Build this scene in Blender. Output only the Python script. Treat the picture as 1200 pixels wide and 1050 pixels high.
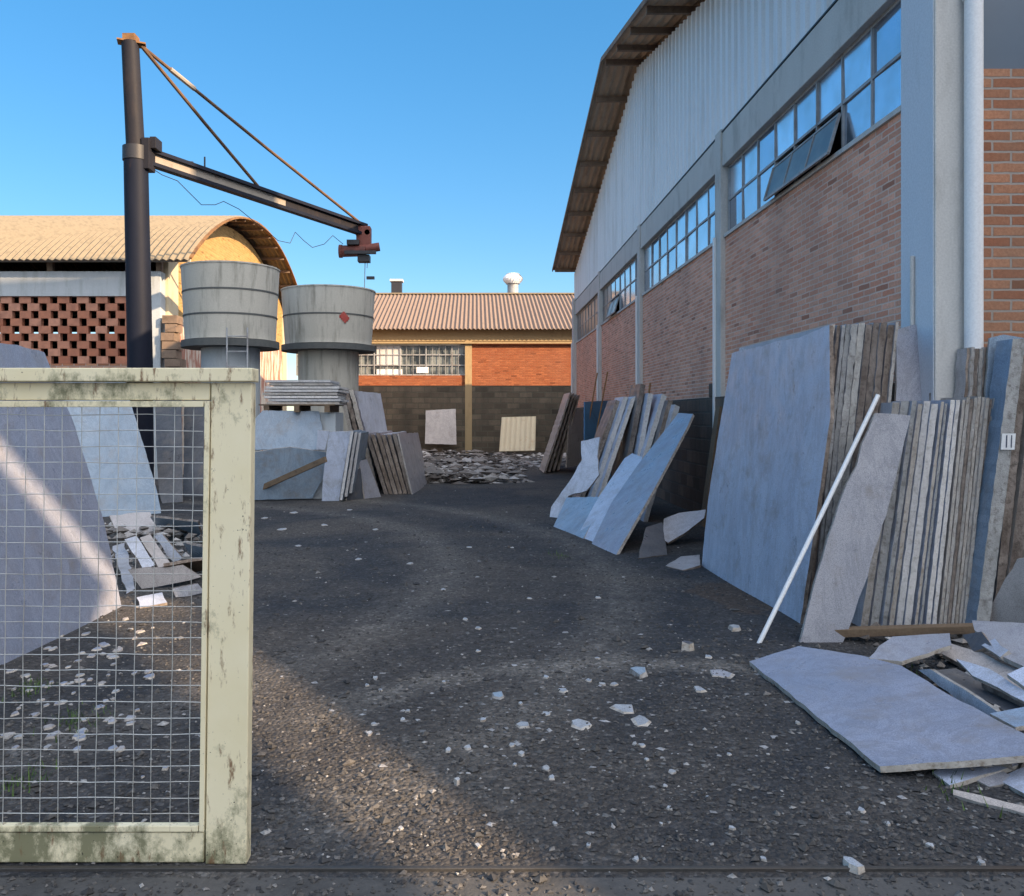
import bpy, bmesh, math, random
from mathutils import Vector, Matrix
import numpy as np
random.seed(11); R = random.Random(5)
for o in list(bpy.data.objects): bpy.data.objects.remove(o)
SC = bpy.context.scene
COL = SC.collection
# ------------------------------------------------------------------ camera
EYE = 1.62; F = 1000.0; VX = 557.0; VY = 487.0      # eye height, focal length and vanishing point in photo pixels
cam = bpy.data.cameras.new('camera'); camo = bpy.data.objects.new('camera', cam); COL.objects.link(camo)
camo.location = (0, 0, EYE); camo.rotation_euler = (math.radians(90), 0, 0)
cam.sensor_width = 36; cam.lens = 36*F/1200
cam.shift_x = (600-VX)/1200; cam.shift_y = -(525-VY)/1200
cam.clip_start = .05; cam.clip_end = 2000
SC.camera = camo
# ------------------------------------------------------------------ sky, sun, exposure
EL = math.radians(23); AZ = math.atan2(.839, -.545)
w = bpy.data.worlds.new('World'); SC.world = w; w.use_nodes = True
nt = w.node_tree; bg = nt.nodes['Background']
sky = nt.nodes.new('ShaderNodeTexSky'); sky.sky_type = 'NISHITA'; sky.sun_disc = False
sky.sun_elevation = EL; sky.sun_rotation = AZ
sky.air_density = 1.0; sky.dust_density = .3; sky.ozone_density = 4.0; sky.altitude = 300
hs = nt.nodes.new('ShaderNodeHueSaturation'); hs.inputs['Saturation'].default_value = 1.6
gm = nt.nodes.new('ShaderNodeGamma'); gm.inputs[1].default_value = .6
nt.links.new(sky.outputs[0], gm.inputs[0]); nt.links.new(gm.outputs[0], hs.inputs['Color']); 
# glow added around the sun to fill the shaded yard: a smooth function of the angle from the sun only
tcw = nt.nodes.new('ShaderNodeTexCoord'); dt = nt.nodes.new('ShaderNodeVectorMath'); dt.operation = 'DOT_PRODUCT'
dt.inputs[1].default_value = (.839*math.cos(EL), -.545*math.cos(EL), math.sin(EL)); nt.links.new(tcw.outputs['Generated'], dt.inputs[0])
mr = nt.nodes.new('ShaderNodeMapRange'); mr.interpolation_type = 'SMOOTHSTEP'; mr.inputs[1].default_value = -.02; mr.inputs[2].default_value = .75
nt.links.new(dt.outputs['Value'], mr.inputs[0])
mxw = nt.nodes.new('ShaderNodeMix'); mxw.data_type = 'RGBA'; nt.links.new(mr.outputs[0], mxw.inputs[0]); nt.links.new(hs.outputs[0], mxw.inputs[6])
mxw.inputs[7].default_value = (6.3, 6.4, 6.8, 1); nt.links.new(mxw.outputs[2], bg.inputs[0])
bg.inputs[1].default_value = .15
sl = bpy.data.lights.new('sun', 'SUN'); sl.energy = 4.0; sl.angle = math.radians(.42); sl.color = (1, .72, .45)
so = bpy.data.objects.new('sun', sl); COL.objects.link(so)
LD = Vector((-.839*math.cos(EL), .545*math.cos(EL), -math.sin(EL)))
so.rotation_euler = LD.to_track_quat('-Z', 'Y').to_euler(); so.location = (40, -26, 30)
SC.view_settings.view_transform = 'Standard'; SC.view_settings.look = 'None'
SC.view_settings.exposure = 1.4; SC.view_settings.gamma = 1; SC.view_settings.use_curve_mapping = False

# ------------------------------------------------------------------ helpers
def at(px, py, Y): return Vector(((px-VX)*Y/F, Y, EYE+(VY-py)*Y/F))
def gp(px, py, z=0.0):
    Y = (EYE-z)*F/(py-VY); return Vector(((px-VX)*Y/F, Y, z))
ORG = {}
class MB:
    def __init__(s): s.v = []; s.f = []; s.m = []
    def add(s, vs, fs, m=0):
        n = len(s.v); s.v += [tuple(v) for v in vs]; s.f += [tuple(n+i for i in f) for f in fs]; s.m += [m]*len(fs); return s
    def box(s, x0, x1, y0, y1, z0, z1, m=0, M=None):
        vs = [Vector((x, y, z)) for x in (x0, x1) for y in (y0, y1) for z in (z0, z1)]
        if M is not None: vs = [M @ v for v in vs]
        return s.add(vs, [(0,1,3,2),(4,6,7,5),(0,4,5,1),(2,3,7,6),(0,2,6,4),(1,5,7,3)], m)
    def bar(s, p, q, a, b, up=(0,0,1), m=0):
        p = Vector(p); q = Vector(q); d = (q-p).normalized(); u = Vector(up); sx = d.cross(u)
        if sx.length < 1e-4: sx = d.cross(Vector((1,0,0)))
        sx.normalize(); u = sx.cross(d).normalized()
        vs = [c+sx*i*a/2+u*j*b/2 for c in (p, q) for i in (-1,1) for j in (-1,1)]
        return s.add(vs, [(0,1,3,2),(4,6,7,5),(0,4,5,1),(2,3,7,6),(0,2,6,4),(1,5,7,3)], m)
    def prism(s, poly, ext, mf=0, ms=0):
        n = len(poly); ext = Vector(ext); vs = [Vector(p) for p in poly]; vs += [v+ext for v in vs]
        s.add(vs, [], 0); k = len(s.v)-2*n
        s.f.append(tuple(k+i for i in range(n))); s.m.append(mf)
        s.f.append(tuple(k+n+i for i in range(n-1, -1, -1))); s.m.append(mf)
        for i in range(n):
            j = (i+1) % n; s.f.append((k+i, k+n+i, k+n+j, k+j)); s.m.append(ms)
        return s
    def tube(s, pts, r, n=8, m=0):
        pts = [Vector(p) for p in pts]; rs = r if isinstance(r, (list, tuple)) else [r]*len(pts)
        vs = []; fs = []; a = None
        for i, p in enumerate(pts):
            d = (pts[min(i+1, len(pts)-1)]-pts[max(i-1, 0)]).normalized()
            if a is None:
                a = d.cross(Vector((0,0,1)));
                if a.length < 1e-3: a = Vector((1,0,0))
            a = (a-d*a.dot(d)).normalized(); b = d.cross(a)
            vs += [p+(a*math.cos(2*math.pi*k/n)+b*math.sin(2*math.pi*k/n))*rs[i] for k in range(n)]
        for i in range(len(pts)-1):
            for k in range(n): fs.append((i*n+k, i*n+(k+1)%n, (i+1)*n+(k+1)%n, (i+1)*n+k))
        fs.append(tuple(range(n-1,-1,-1))); L = (len(pts)-1)*n; fs.append(tuple(L+k for k in range(n)))
        return s.add(vs, fs, m)
    def lathe(s, prof, c, n=48, m=0, close=False):
        vs = []; fs = []
        for r, z in prof: vs += [(c[0]+r*math.cos(2*math.pi*k/n), c[1]+r*math.sin(2*math.pi*k/n), c[2]+z) for k in range(n)]
        for i in range(len(prof)-1):
            for k in range(n): fs.append((i*n+k, i*n+(k+1)%n, (i+1)*n+(k+1)%n, (i+1)*n+k))
        return s.add(vs, fs, m)
    def build(s, name, mats, parent=None, smooth=False, bevel=0, label=None, cat=None, group=None, kind=None, solid=0, recalc=True):
        me = bpy.data.meshes.new(name)
        if parent is not None: o0 = ORG[parent.name]
        else:
            xs = [v[0] for v in s.v]; ys = [v[1] for v in s.v]; zs = [v[2] for v in s.v]
            o0 = Vector(((min(xs)+max(xs))/2, (min(ys)+max(ys))/2, min(zs)))
        me.from_pydata([(v[0]-o0[0], v[1]-o0[1], v[2]-o0[2]) for v in s.v], [], s.f)
        for m in (mats if isinstance(mats, (list, tuple)) else [mats]): me.materials.append(m)
        me.polygons.foreach_set('material_index', s.m)
        if recalc:
            bm = bmesh.new(); bm.from_mesh(me); bmesh.ops.recalc_face_normals(bm, faces=bm.faces); bm.to_mesh(me); bm.free()
        if smooth: me.polygons.foreach_set('use_smooth', [True]*len(me.polygons))
        o = bpy.data.objects.new(name, me); COL.objects.link(o)
        if parent is not None: o.parent = parent
        else: o.location = o0
        ORG[o.name] = Vector(o0)
        if bevel:
            b = o.modifiers.new('bevel', 'BEVEL'); b.width = bevel; b.segments = 2; b.limit_method = 'ANGLE'; b.angle_limit = math.radians(40)
        if solid:
            b = o.modifiers.new('solid', 'SOLIDIFY'); b.thickness = solid; b.offset = 0
        if smooth:
            try: me.set_sharp_from_angle(angle=math.radians(38))
            except Exception: pass
        tag(o, label, cat, group, kind)
        return o
def tag(o, label=None, cat=None, group=None, kind=None):
    if label: o['label'] = label
    if cat: o['category'] = cat
    if group: o['group'] = group
    if kind: o['kind'] = kind
def thing(name, label, cat, loc, group=None):
    o = bpy.data.objects.new(name, None); COL.objects.link(o); o.location = loc; o.empty_display_size = .2
    ORG[o.name] = Vector(loc); tag(o, label, cat, group); return o

# ------------------------------------------------------------------ materials
class NM:
    def __init__(s, name):
        s.m = bpy.data.materials.new(name); s.m.use_nodes = True; s.t = s.m.node_tree; s.b = s.t.nodes['Principled BSDF']
        s.tc = s.n('ShaderNodeTexCoord'); s.co = s.tc.outputs['Object']
    def n(s, k, **kw):
        x = s.t.nodes.new(k)
        for a, v in kw.items(): setattr(x, a, v)
        return x
    def L(s, a, b): s.t.links.new(a, b)
    def mapping(s, scale=(1,1,1), co=None, rot=(0,0,0)):
        x = s.n('ShaderNodeMapping'); x.inputs['Scale'].default_value = scale; x.inputs['Rotation'].default_value = rot
        s.L(co or s.co, x.inputs['Vector']); return x.outputs[0]
    def noise(s, scale, detail=4, co=None, rough=.6, dist=0):
        x = s.n('ShaderNodeTexNoise'); x.inputs['Scale'].default_value = scale; x.inputs['Detail'].default_value = detail
        x.inputs['Roughness'].default_value = rough; x.inputs['Distortion'].default_value = dist
        s.L(co or s.co, x.inputs['Vector']); return x.outputs['Fac']
    def ramp(s, fac, stops):
        x = s.n('ShaderNodeValToRGB'); e = x.color_ramp.elements
        while len(e) > 1: e.remove(e[-1])
        for i, (p, c) in enumerate(stops):
            el = e[0] if i == 0 else e.new(p)
            el.position = p; el.color = (c if len(c) == 4 else (*c, 1)) if isinstance(c, tuple) else (c, c, c, 1)
        s.L(fac, x.inputs[0]); return x.outputs[0]
    def mix(s, fac, a, b, mode='MIX'):
        x = s.n('ShaderNodeMix', data_type='RGBA', blend_type=mode)
        for i, v in ((0, fac), (6, a), (7, b)):
            if isinstance(v, (int, float)): x.inputs[i].default_value = v if i == 0 else (v, v, v, 1)
            elif isinstance(v, tuple): x.inputs[i].default_value = (*v, 1)
            else: s.L(v, x.inputs[i])
        return x.outputs[2]
    def math(s, op, a, b=0.0):
        x = s.n('ShaderNodeMath', operation=op)
        for i, v in ((0, a), (1, b)):
            if isinstance(v, (int, float)): x.inputs[i].default_value = v
            else: s.L(v, x.inputs[i])
        return x.outputs[0]
    def sep(s, co=None):
        x = s.n('ShaderNodeSeparateXYZ'); s.L(co or s.co, x.inputs[0]); return x.outputs
    def comb(s, x, y, z=0.0):
        c = s.n('ShaderNodeCombineXYZ')
        for i, v in enumerate((x, y, z)):
            if isinstance(v, (int, float)): c.inputs[i].default_value = v
            else: s.L(v, c.inputs[i])
        return c.outputs[0]
    def island(s):
        return s.n('ShaderNodeNewGeometry').outputs['Random Per Island']
    def objrand(s): return s.n('ShaderNodeObjectInfo').outputs['Random']
    def done(s, col, rough=.8, bump=None, bs=.3, bd=.01, spec=.4, metal=0.0):
        if isinstance(col, tuple): s.b.inputs['Base Color'].default_value = (*col, 1)
        else: s.L(col, s.b.inputs['Base Color'])
        if isinstance(rough, (int, float)): s.b.inputs['Roughness'].default_value = rough
        else: s.L(rough, s.b.inputs['Roughness'])
        s.b.inputs['Specular IOR Level'].default_value = spec; s.b.inputs['Metallic'].default_value = metal
        if bump is not None:
            x = s.n('ShaderNodeBump'); x.inputs['Strength'].default_value = bs; x.inputs['Distance'].default_value = bd
            s.L(bump, x.inputs['Height']); s.L(x.outputs[0], s.b.inputs['Normal'])
        return s.m
def noisy(name, c1, c2, scale=6, rough=.8, stain=None, stretch=(1,1,1), bs=.25, bd=.006, fine=60, metal=0.0, st=(.5,.72), spec=.4, sscale=2.5):
    k = NM(name); co = k.mapping(stretch)
    col = k.mix(k.ramp(k.noise(scale, 6, co), [(.3, 0.0), (.7, 1.0)]), c1, c2)
    f = k.noise(fine, 3)
    col = k.mix(.5, col, k.mix(f, tuple(x*.6 for x in c1), tuple(min(1, x*1.35) for x in c2)))
    if stain: col = k.mix(k.ramp(k.noise(sscale, 8, co, .68), [(st[0], 0.0), (st[1], .85)]), col, stain)
    return k.done(col, rough, f, bs, bd, spec, metal)
def slab_face(name, c1, c2, rough=.32):
    k = NM(name); r = k.objrand()
    off = k.n('ShaderNodeVectorMath', operation='ADD'); k.L(k.co, off.inputs[0])
    k.L(k.comb(k.math('MULTIPLY', r, 37.0), k.math('MULTIPLY', r, 91.0), k.math('MULTIPLY', r, 13.0)), off.inputs[1]); co = off.outputs[0]
    big = k.ramp(k.noise(1.3, 6, co, .6, .6), [(.3, 0.0), (.72, 1.0)])
    col = k.mix(big, c1, c2)
    sp = k.ramp(k.noise(170, 2, co), [(.36, .66), (.52, 1.0), (.68, 1.12)])
    col = k.mix(1.0, col, sp, 'MULTIPLY')
    tint = k.mix(r, (1.0, .97, .92), (.88, .93, 1.0)); col = k.mix(1.0, col, tint, 'MULTIPLY')
    vein = k.ramp(k.noise(2.4, 8, k.mapping((1, 1, .35), co, (.3, .5, .2)), .75, 1.6), [(.46, 0.0), (.50, .42), (.54, 0.0)])
    col = k.mix(vein, col, tuple(x*.55 for x in c1))
    run_ = k.ramp(k.noise(4.5, 6, k.mapping((1.6, 1.6, .18), co), .65), [(.50, 0.0), (.72, .24)])
    col = k.mix(run_, col, (.24, .22, .20))
    dirt = k.ramp(k.noise(3.2, 9, co, .72), [(.52, 0.0), (.72, .6)])
    col = k.mix(dirt, col, (.20, .17, .14))
    ro = k.ramp(k.noise(5, 6, co), [(.3, rough-.08), (.7, rough+.22)])
    return k.done(col, ro, k.noise(25, 3, co), .04, .004, .5)
def slab_edge(name, c1, c2, c3):
    k = NM(name); r = k.objrand()
    off = k.n('ShaderNodeVectorMath', operation='ADD'); k.L(k.co, off.inputs[0])
    k.L(k.comb(k.math('MULTIPLY', r, 17.0), k.math('MULTIPLY', r, 31.0), k.math('MULTIPLY', r, 53.0)), off.inputs[1]); co = off.outputs[0]
    col = k.mix(k.ramp(k.noise(7, 8, k.mapping((1, 1, .5), co), .7), [(.35, 0.0), (.65, 1.0)]), c1, c2)
    col = k.mix(k.ramp(k.noise(26, 6, co, .7), [(.5, 0.0), (.68, .8)]), col, c3)
    col = k.mix(1.0, col, k.mix(r, (.72, .72, .74), (1.12, 1.06, 1.0)), 'MULTIPLY')
    return k.done(col, .85, k.noise(45, 5, co, .7), .7, .012)
def brick(name, axes, c1, c2, mortar, bw=.23, rh=.075, ms=.009, dirt=None, dz=None, grime=.5):
    k = NM(name); p = k.sep(); co = k.comb(p[axes[0]], p[axes[1]], 0.0)
    b = k.n('ShaderNodeTexBrick'); b.offset = .5
    b.inputs['Scale'].default_value = 1; b.inputs['Mortar Size'].default_value = ms; b.inputs['Mortar Smooth'].default_value = .25
    b.inputs['Brick Width'].default_value = bw; b.inputs['Row Height'].default_value = rh; b.inputs['Bias'].default_value = 0
    b.inputs['Color1'].default_value = (0,0,0,1); b.inputs['Color2'].default_value = (1,1,1,1); b.inputs['Mortar'].default_value = (.5,.5,.5,1)
    d = k.n('ShaderNodeVectorMath', operation='ADD'); nz = k.n('ShaderNodeTexNoise'); nz.inputs['Scale'].default_value = 9
    k.L(k.co, nz.inputs['Vector']); sc = k.n('ShaderNodeVectorMath', operation='SCALE'); sc.inputs['Scale'].default_value = .012
    k.L(nz.outputs['Color'], sc.inputs[0]); k.L(co, d.inputs[0]); k.L(sc.outputs[0], d.inputs[1]); k.L(d.outputs[0], b.inputs['Vector'])
    tone = k.ramp(b.outputs['Color'], [(0.0, c1), (.55, c2), (.85, tuple(x*1.25 for x in c2)), (1.0, tuple(x*.5 for x in c1))])
    tone = k.mix(k.ramp(k.noise(38, 5), [(.3, .0), (.75, .55)]), tone, tuple(x*.5 for x in c1))
    col = k.mix(k.math('MULTIPLY', b.outputs['Fac'], .9), tone, mortar)
    gr = k.ramp(k.noise(.9, 8, k.mapping((1, 1, .5)), .65), [(.42, 0.0), (.75, grime)])
    col = k.mix(gr, col, dirt or (.10, .075, .06))
    h = k.math('ADD', k.math('MULTIPLY', b.outputs['Fac'], -1.0), k.math('MULTIPLY', k.noise(50, 4), .35))
    return k.done(col, .88, h, .8, .012)

M = {}
M['ground'] = None
def ground_mat():
    k = NM('dark_gravel')
    big = k.noise(.33, 5, None, .6, .5); mid = k.noise(2.2, 6, None, .65); fine = k.noise(34, 5, None, .75)
    col = k.mix(k.ramp(mid, [(.32, 0.0), (.7, 1.0)]), (.033,.037,.045), (.072,.071,.071))
    col = k.mix(k.ramp(big, [(.44, 0.0), (.62, .7)]), col, (.135, .115, .095))
    # pale worn wheel arc and packed tracks
    p = k.sep(k.n('ShaderNodeNewGeometry').outputs['Position'])
    for (cx, cy, rr, wd, am) in ((.9, 3.5, 2.05, .22, .8), (-7.5, 9.0, 7.2, .4, .45), (-7.5, 9.0, 8.9, .4, .45)):
        dx = k.math('SUBTRACT', p[0], cx); dy = k.math('SUBTRACT', p[1], cy)
        dd = k.math('SQRT', k.math('ADD', k.math('MULTIPLY', dx, dx), k.math('MULTIPLY', dy, dy)))
        ex = k.math('ABSOLUTE', k.math('SUBTRACT', k.math('ADD', dd, k.math('MULTIPLY', mid, .5)), rr+.25))
        on = k.ramp(k.math('DIVIDE', ex, wd), [(.0, am), (1.0, 0.0)])
        if cx > 0: on = k.math('MULTIPLY', on, k.ramp(k.math('SUBTRACT', p[1], 4.0), [(.3, 0.0), (.9, 1.0)]))
        col = k.mix(k.math('MULTIPLY', on, k.ramp(k.noise(5, 5), [(.3, .3), (.6, 1.0)])), col, (.24, .22, .195))
    bx = k.math('SUBTRACT', p[0], 2.3); by = k.math('MULTIPLY', k.math('SUBTRACT', p[1], 7.6), .45)
    bd_ = k.math('ADD', k.math('SQRT', k.math('ADD', k.math('MULTIPLY', bx, bx), k.math('MULTIPLY', by, by))), k.math('MULTIPLY', mid, 1.2))
    col = k.mix(k.ramp(bd_, [(.9, .75), (1.9, 0.0)]), col, (.115, .08, .055))
    v = k.n('ShaderNodeTexVoronoi'); v.inputs['Scale'].default_value = 42; k.L(k.co, v.inputs['Vector'])
    st = k.ramp(k.sep(v.outputs['Color'])[0], [(.0, .72), (.55, 1.0), (.85, 1.25), (.97, 1.8)])
    col = k.mix(1.0, col, st, 'MULTIPLY')
    col = k.mix(k.ramp(fine, [(.3, .0), (.72, .5)]), col, (.026, .026, .029))
    h = k.math('SUBTRACT', k.math('MULTIPLY', fine, .8), v.outputs['Distance'])
    return k.done(col, .9, h, .9, .02, .25)
M['ground'] = ground_mat()
def stones_mat(name, stops, rough=.85):
    k = NM(name); col = k.ramp(k.island(), stops)
    col = k.mix(1.0, col, k.ramp(k.noise(70, 3), [(.3, .6), (.7, 1.2)]), 'MULTIPLY')
    return k.done(col, rough, k.noise(90, 3), .3, .004)
M['gravel'] = stones_mat('gravel_stones', [(0.0, (.035,.035,.038)), (.6, (.075,.071,.067)), (.88, (.12,.112,.105)), (.97, (.20,.19,.18)), (1.0, (.40,.39,.38))])
M['rubble'] = stones_mat('stone_rubble', [(0.0, (.06,.05,.043)), (.4, (.15,.13,.115)), (.75, (.28,.255,.235)), (1.0, (.50,.48,.46))])
M['flake'] = stones_mat('dusty_flakes', [(0.0, (.07,.07,.07)), (.6, (.16,.16,.16)), (1.0, (.36,.36,.37))])
M['chip'] = slab_face('chip_stone', (.30,.32,.35), (.50,.51,.53), .45)
M['pave'] = noisy('worn_pavement', (.055,.055,.056), (.10,.095,.09), 3, .9, (.03,.03,.03), bs=.5, bd=.01, fine=45)
M['steel_rail'] = noisy('worn_steel_rail', (.05,.048,.046), (.09,.085,.08), 5, .6, (.07,.045,.03), (.3,1,1), metal=.5)
M['face'] = slab_face('pale_granite', (.47,.51,.61), (.57,.60,.69))
M['face_fallen'] = slab_face('slate_blue_granite', (.25,.28,.36), (.33,.35,.43), .3)
M['face_grey'] = slab_face('grey_granite', (.30,.31,.36), (.40,.40,.44))
M['face_blue'] = slab_face('blue_grey_granite', (.22,.30,.40), (.30,.39,.50))
M['face_warm'] = slab_face('beige_granite', (.42,.38,.36), (.53,.48,.46))
M['face_dark'] = slab_face('dark_granite', (.08,.085,.10), (.14,.145,.16))
M['edge'] = slab_edge('rough_pale_edge', (.34,.32,.29), (.52,.50,.47), (.20,.16,.12))
M['edge_brown'] = slab_edge('rough_brown_edge', (.13,.10,.08), (.36,.31,.27), (.06,.045,.035))
M['edge_white'] = slab_edge('sawn_white_edge', (.50,.50,.50), (.66,.66,.66), (.34,.33,.31))
M['edge_grey'] = slab_edge('rough_grey_edge', (.27,.28,.28), (.44,.45,.45), (.14,.13,.12))
M['wood'] = noisy('weathered_wood', (.10,.065,.04), (.20,.14,.09), 5, .85, (.05,.035,.025), (.6,6,6), bs=.4)
M['brick_side'] = brick('pink_brick_side', (1,2), (.76,.30,.18), (.83,.42,.28), (.78,.58,.47), .24, .060, .008, (.30,.19,.15))
M['brick_front'] = brick('red_brick_front', (0,2), (.34,.12,.06), (.44,.21,.12), (.36,.33,.30), .30, .085, .010, (.18,.16,.12))
M['brick_far'] = brick('orange_brick_far', (0,2), (.29,.08,.030), (.33,.11,.045), (.23,.09,.045), .24, .075, .010, (.25,.10,.06), grime=.5)
M['brick_screen'] = None
k = NM('screen_brick'); col = k.ramp(k.island(), [(0.0, (.30,.10,.055)), (.5, (.42,.17,.10)), (1.0, (.50,.25,.17))])
col = k.mix(k.ramp(k.noise(5, 6), [(.4, 0.0), (.7, .6)]), col, (.22,.10,.07)); M['brick_screen'] = k.done(col, .9, k.noise(40, 4), .5, .008)
M['old_base'] = brick('grimy_base', (1,2), (.085,.062,.048), (.17,.12,.09), (.09,.08,.07), .42, .21, .016, (.035,.028,.022), grime=.9)
M['old_base_far'] = brick('grimy_far_base', (0,2), (.085,.066,.047), (.165,.128,.09), (.10,.092,.065), .55, .24, .022, (.04,.035,.028), grime=.85)
M['conc'] = noisy('bare_concrete', (.47,.455,.43), (.60,.585,.555), 2.2, .85, (.27,.26,.235), (1,1,.4), bs=.3, st=(.52,.8))
M['conc_light'] = noisy('pale_concrete', (.46,.46,.46), (.58,.58,.57), 1.5, .8, (.32,.32,.31), (1,1,.3), bs=.2, st=(.55,.85))
M['conc_far'] = noisy('cream_concrete', (.33,.235,.125), (.40,.295,.16), 2.5, .85, (.22,.15,.08), (1,1,.4), st=(.52,.75))
M['conc_blue'] = noisy('stained_beam_concrete', (.37,.41,.43), (.48,.51,.53), 2, .85, (.22,.23,.22), (1.4,1,.25), st=(.5,.8))
M['lit_side'] = noisy('column_side_skylight', (.56,.60,.66), (.66,.69,.73), 1.4, .7, (.38,.39,.40), (1,1,.3), bs=.1, st=(.56,.85))  # pale bluish tone imitates skylight on one side of the corner column
M['white'] = noisy('white_pvc', (.74,.75,.76), (.80,.80,.80), 3, .4, (.55,.54,.50), (1,1,.3), bs=.03, st=(.62,.85))
M['clad'] = noisy('painted_metal_cladding', (.80,.82,.86), (.86,.87,.89), 1.1, .45, (.50,.48,.45), (1,1,.12), bs=.03, st=(.50,.80), sscale=1.8)
M['soffit'] = noisy('underside_fibre_cement', (.36,.27,.19), (.48,.37,.27), 3, .9, (.22,.16,.11), (3,.5,1))
M['purlin'] = noisy('brown_purlin', (.16,.11,.08), (.25,.18,.13), 4, .8, (.07,.05,.035))
M['fib'] = noisy('lichen_fibre_cement', (.185,.15,.10), (.27,.22,.15), 2.5, .9, (.12,.10,.07), (2,2,2), st=(.46,.70))
M['tile'] = noisy('pinkish_corrugated_roof', (.165,.115,.09), (.245,.18,.14), 2.5, .9, (.12,.08,.06), (3,.6,.6), st=(.54,.74))
M['ochre'] = brick('ochre_gable_brick', (1,2), (.40,.235,.075), (.46,.285,.105), (.45,.31,.14), .24, .075, .01, (.50,.30,.11), grime=.5)
M['cream'] = noisy('cream_plaster', (.55,.45,.30), (.62,.53,.37), 2, .85, (.45,.30,.18), (1,1,.4), st=(.56,.72))
M['peel'] = noisy('peeling_white_over_brick', (.52,.46,.38), (.60,.54,.46), 3, .9, (.32,.10,.06), (3,3,.5), st=(.47,.53), sscale=1.6)
M['tank'] = noisy('stained_tank_cement', (.43,.405,.345), (.55,.525,.455), 1.6, .75, (.19,.18,.145), (2.2,2.2,.28), bs=.15, st=(.50,.72))
M['band'] = noisy('dark_tank_seam', (.07,.075,.075), (.12,.125,.12), 5, .8)
M['red'] = noisy('faded_red_paint', (.34,.05,.04), (.45,.09,.07), 4, .6)
M['dark'] = noisy('interior_shade_black', (.018,.017,.018), (.03,.028,.03), 2, .95)  # near-black colour stands in for the shade inside the buildings
M['mast'] = noisy('dark_blue_mast_paint', (.006,.008,.016), (.012,.015,.027), 4, .6, (.05,.03,.025), (1,1,.3), bs=.05, st=(.62,.8), spec=.15)
M['mast_light'] = noisy('worn_grey_mast_paint', (.012,.012,.017), (.024,.023,.028), 4, .6, (.05,.035,.03), (1,1,.3), bs=.05, st=(.55,.8), spec=.15)
M['rust'] = noisy('rusty_steel', (.16,.075,.03), (.30,.16,.06), 6, .75, (.07,.035,.025), (1,1,1), metal=.2)
M['rod'] = noisy('brown_tie_rod', (.075,.04,.022), (.15,.085,.04), 6, .75, (.03,.02,.018), (1,1,1))
M['rust_red'] = noisy('red_rusted_hoist', (.12,.032,.024), (.22,.07,.052), 7, .7, (.03,.02,.02))
M['web'] = noisy('cream_beam_paint', (.24,.205,.17), (.32,.28,.235), 4, .6, (.12,.07,.045), (1,1,1), st=(.58,.75))
M['black'] = noisy('black_steel', (.015,.015,.02), (.03,.03,.035), 5, .5)
M['wire'] = noisy('galvanised_wire', (.46,.47,.46), (.60,.60,.58), 20, .45, (.25,.20,.15), metal=.4)
M['alu'] = noisy('grey_window_steel', (.27,.28,.29), (.36,.37,.38), 9, .5, (.12,.08,.06))
M['pane'] = None
k = NM('sky_reflecting_glass'); r = k.island()
col = k.mix(r, (.36,.44,.56), (.66,.74,.84)); col = k.mix(k.ramp(k.noise(2, 6), [(.42, 0.0), (.72, .65)]), col, (.36,.37,.36))
M['pane'] = k.done(col, k.ramp(k.island(), [(0.0, .04), (1.0, .22)]), k.noise(1.2, 2), .05, .02, .6, .82)
k = NM('dusty_dark_glass'); col = k.mix(k.ramp(k.noise(3, 6), [(.4, 0.0), (.7, 1.0)]), (.11,.11,.11), (.22,.21,.19)); M['dusty'] = k.done(col, .3, None, spec=.5)
k = NM('grey_blue_glass'); M['glass_front'] = k.done(k.mix(k.noise(1.5, 4), (.10,.13,.17), (.14,.18,.23)), .25, None, spec=.5)
k = NM('grimy_shop_glass'); M['glass_far'] = k.done(k.mix(k.ramp(k.noise(1.6, 5, k.mapping((1,1,.6))), [(.42, 0.0), (.6, 1.0)]), (.025,.032,.035), (.22,.24,.23)), .3)
def gate_mat():
    k = NM('mossy_cream_paint'); p = k.sep()
    col = k.mix(k.ramp(k.noise(2.5, 5), [(.3, 0.0), (.7, 1.0)]), (.74,.65,.42), (.80,.72,.51))
    n1 = k.noise(6, 9, k.mapping((1, 1, .7)), .75)
    low = k.ramp(p[2], [(0.0, .20), (.10, .17), (.24, .05), (.5, .0)])     # moss line by height, z in metres
    top = k.ramp(k.math('SUBTRACT', p[2], 1.0), [(.45, 0.0), (.66, .12), (.76, .11), (.79, .06)])
    m1 = k.math('ADD', k.math('ADD', n1, low), top)
    col = k.mix(k.ramp(m1, [(.60, 0.0), (.73, .85)]), col, (.11,.115,.055))
    n2 = k.noise(22, 7, k.mapping((1.5, 1.5, .35)), .7)
    col = k.mix(k.ramp(n2, [(.57, 0.0), (.66, .9)]), col, (.17,.08,.035))
    n3 = k.noise(70, 3); col = k.mix(k.ramp(k.math('ADD', n3, k.math('MULTIPLY', low, .25)), [(.70, 0.0), (.76, .9)]), col, (.03,.03,.022))
    return k.done(col, .6, n1, .25, .005)
M['gate'] = gate_mat()
M['tarp'] = noisy('faded_blue_sheet', (.06,.16,.30), (.09,.22,.38), 3, .6, (.05,.08,.12))
M['paper'] = noisy('white_paper', (.74,.74,.74), (.80,.80,.80), 6, .7)
M['ink'] = noisy('dark_ink', (.05,.06,.10), (.07,.08,.12), 6, .7)
M['grass'] = stones_mat('weed_leaves', [(0.0, (.04,.09,.015)), (1.0, (.10,.17,.035))], .7)
M['plaster'] = noisy('pale_plaster', (.46,.44,.40), (.55,.53,.48), 1, .9, (.34,.32,.29))

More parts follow.
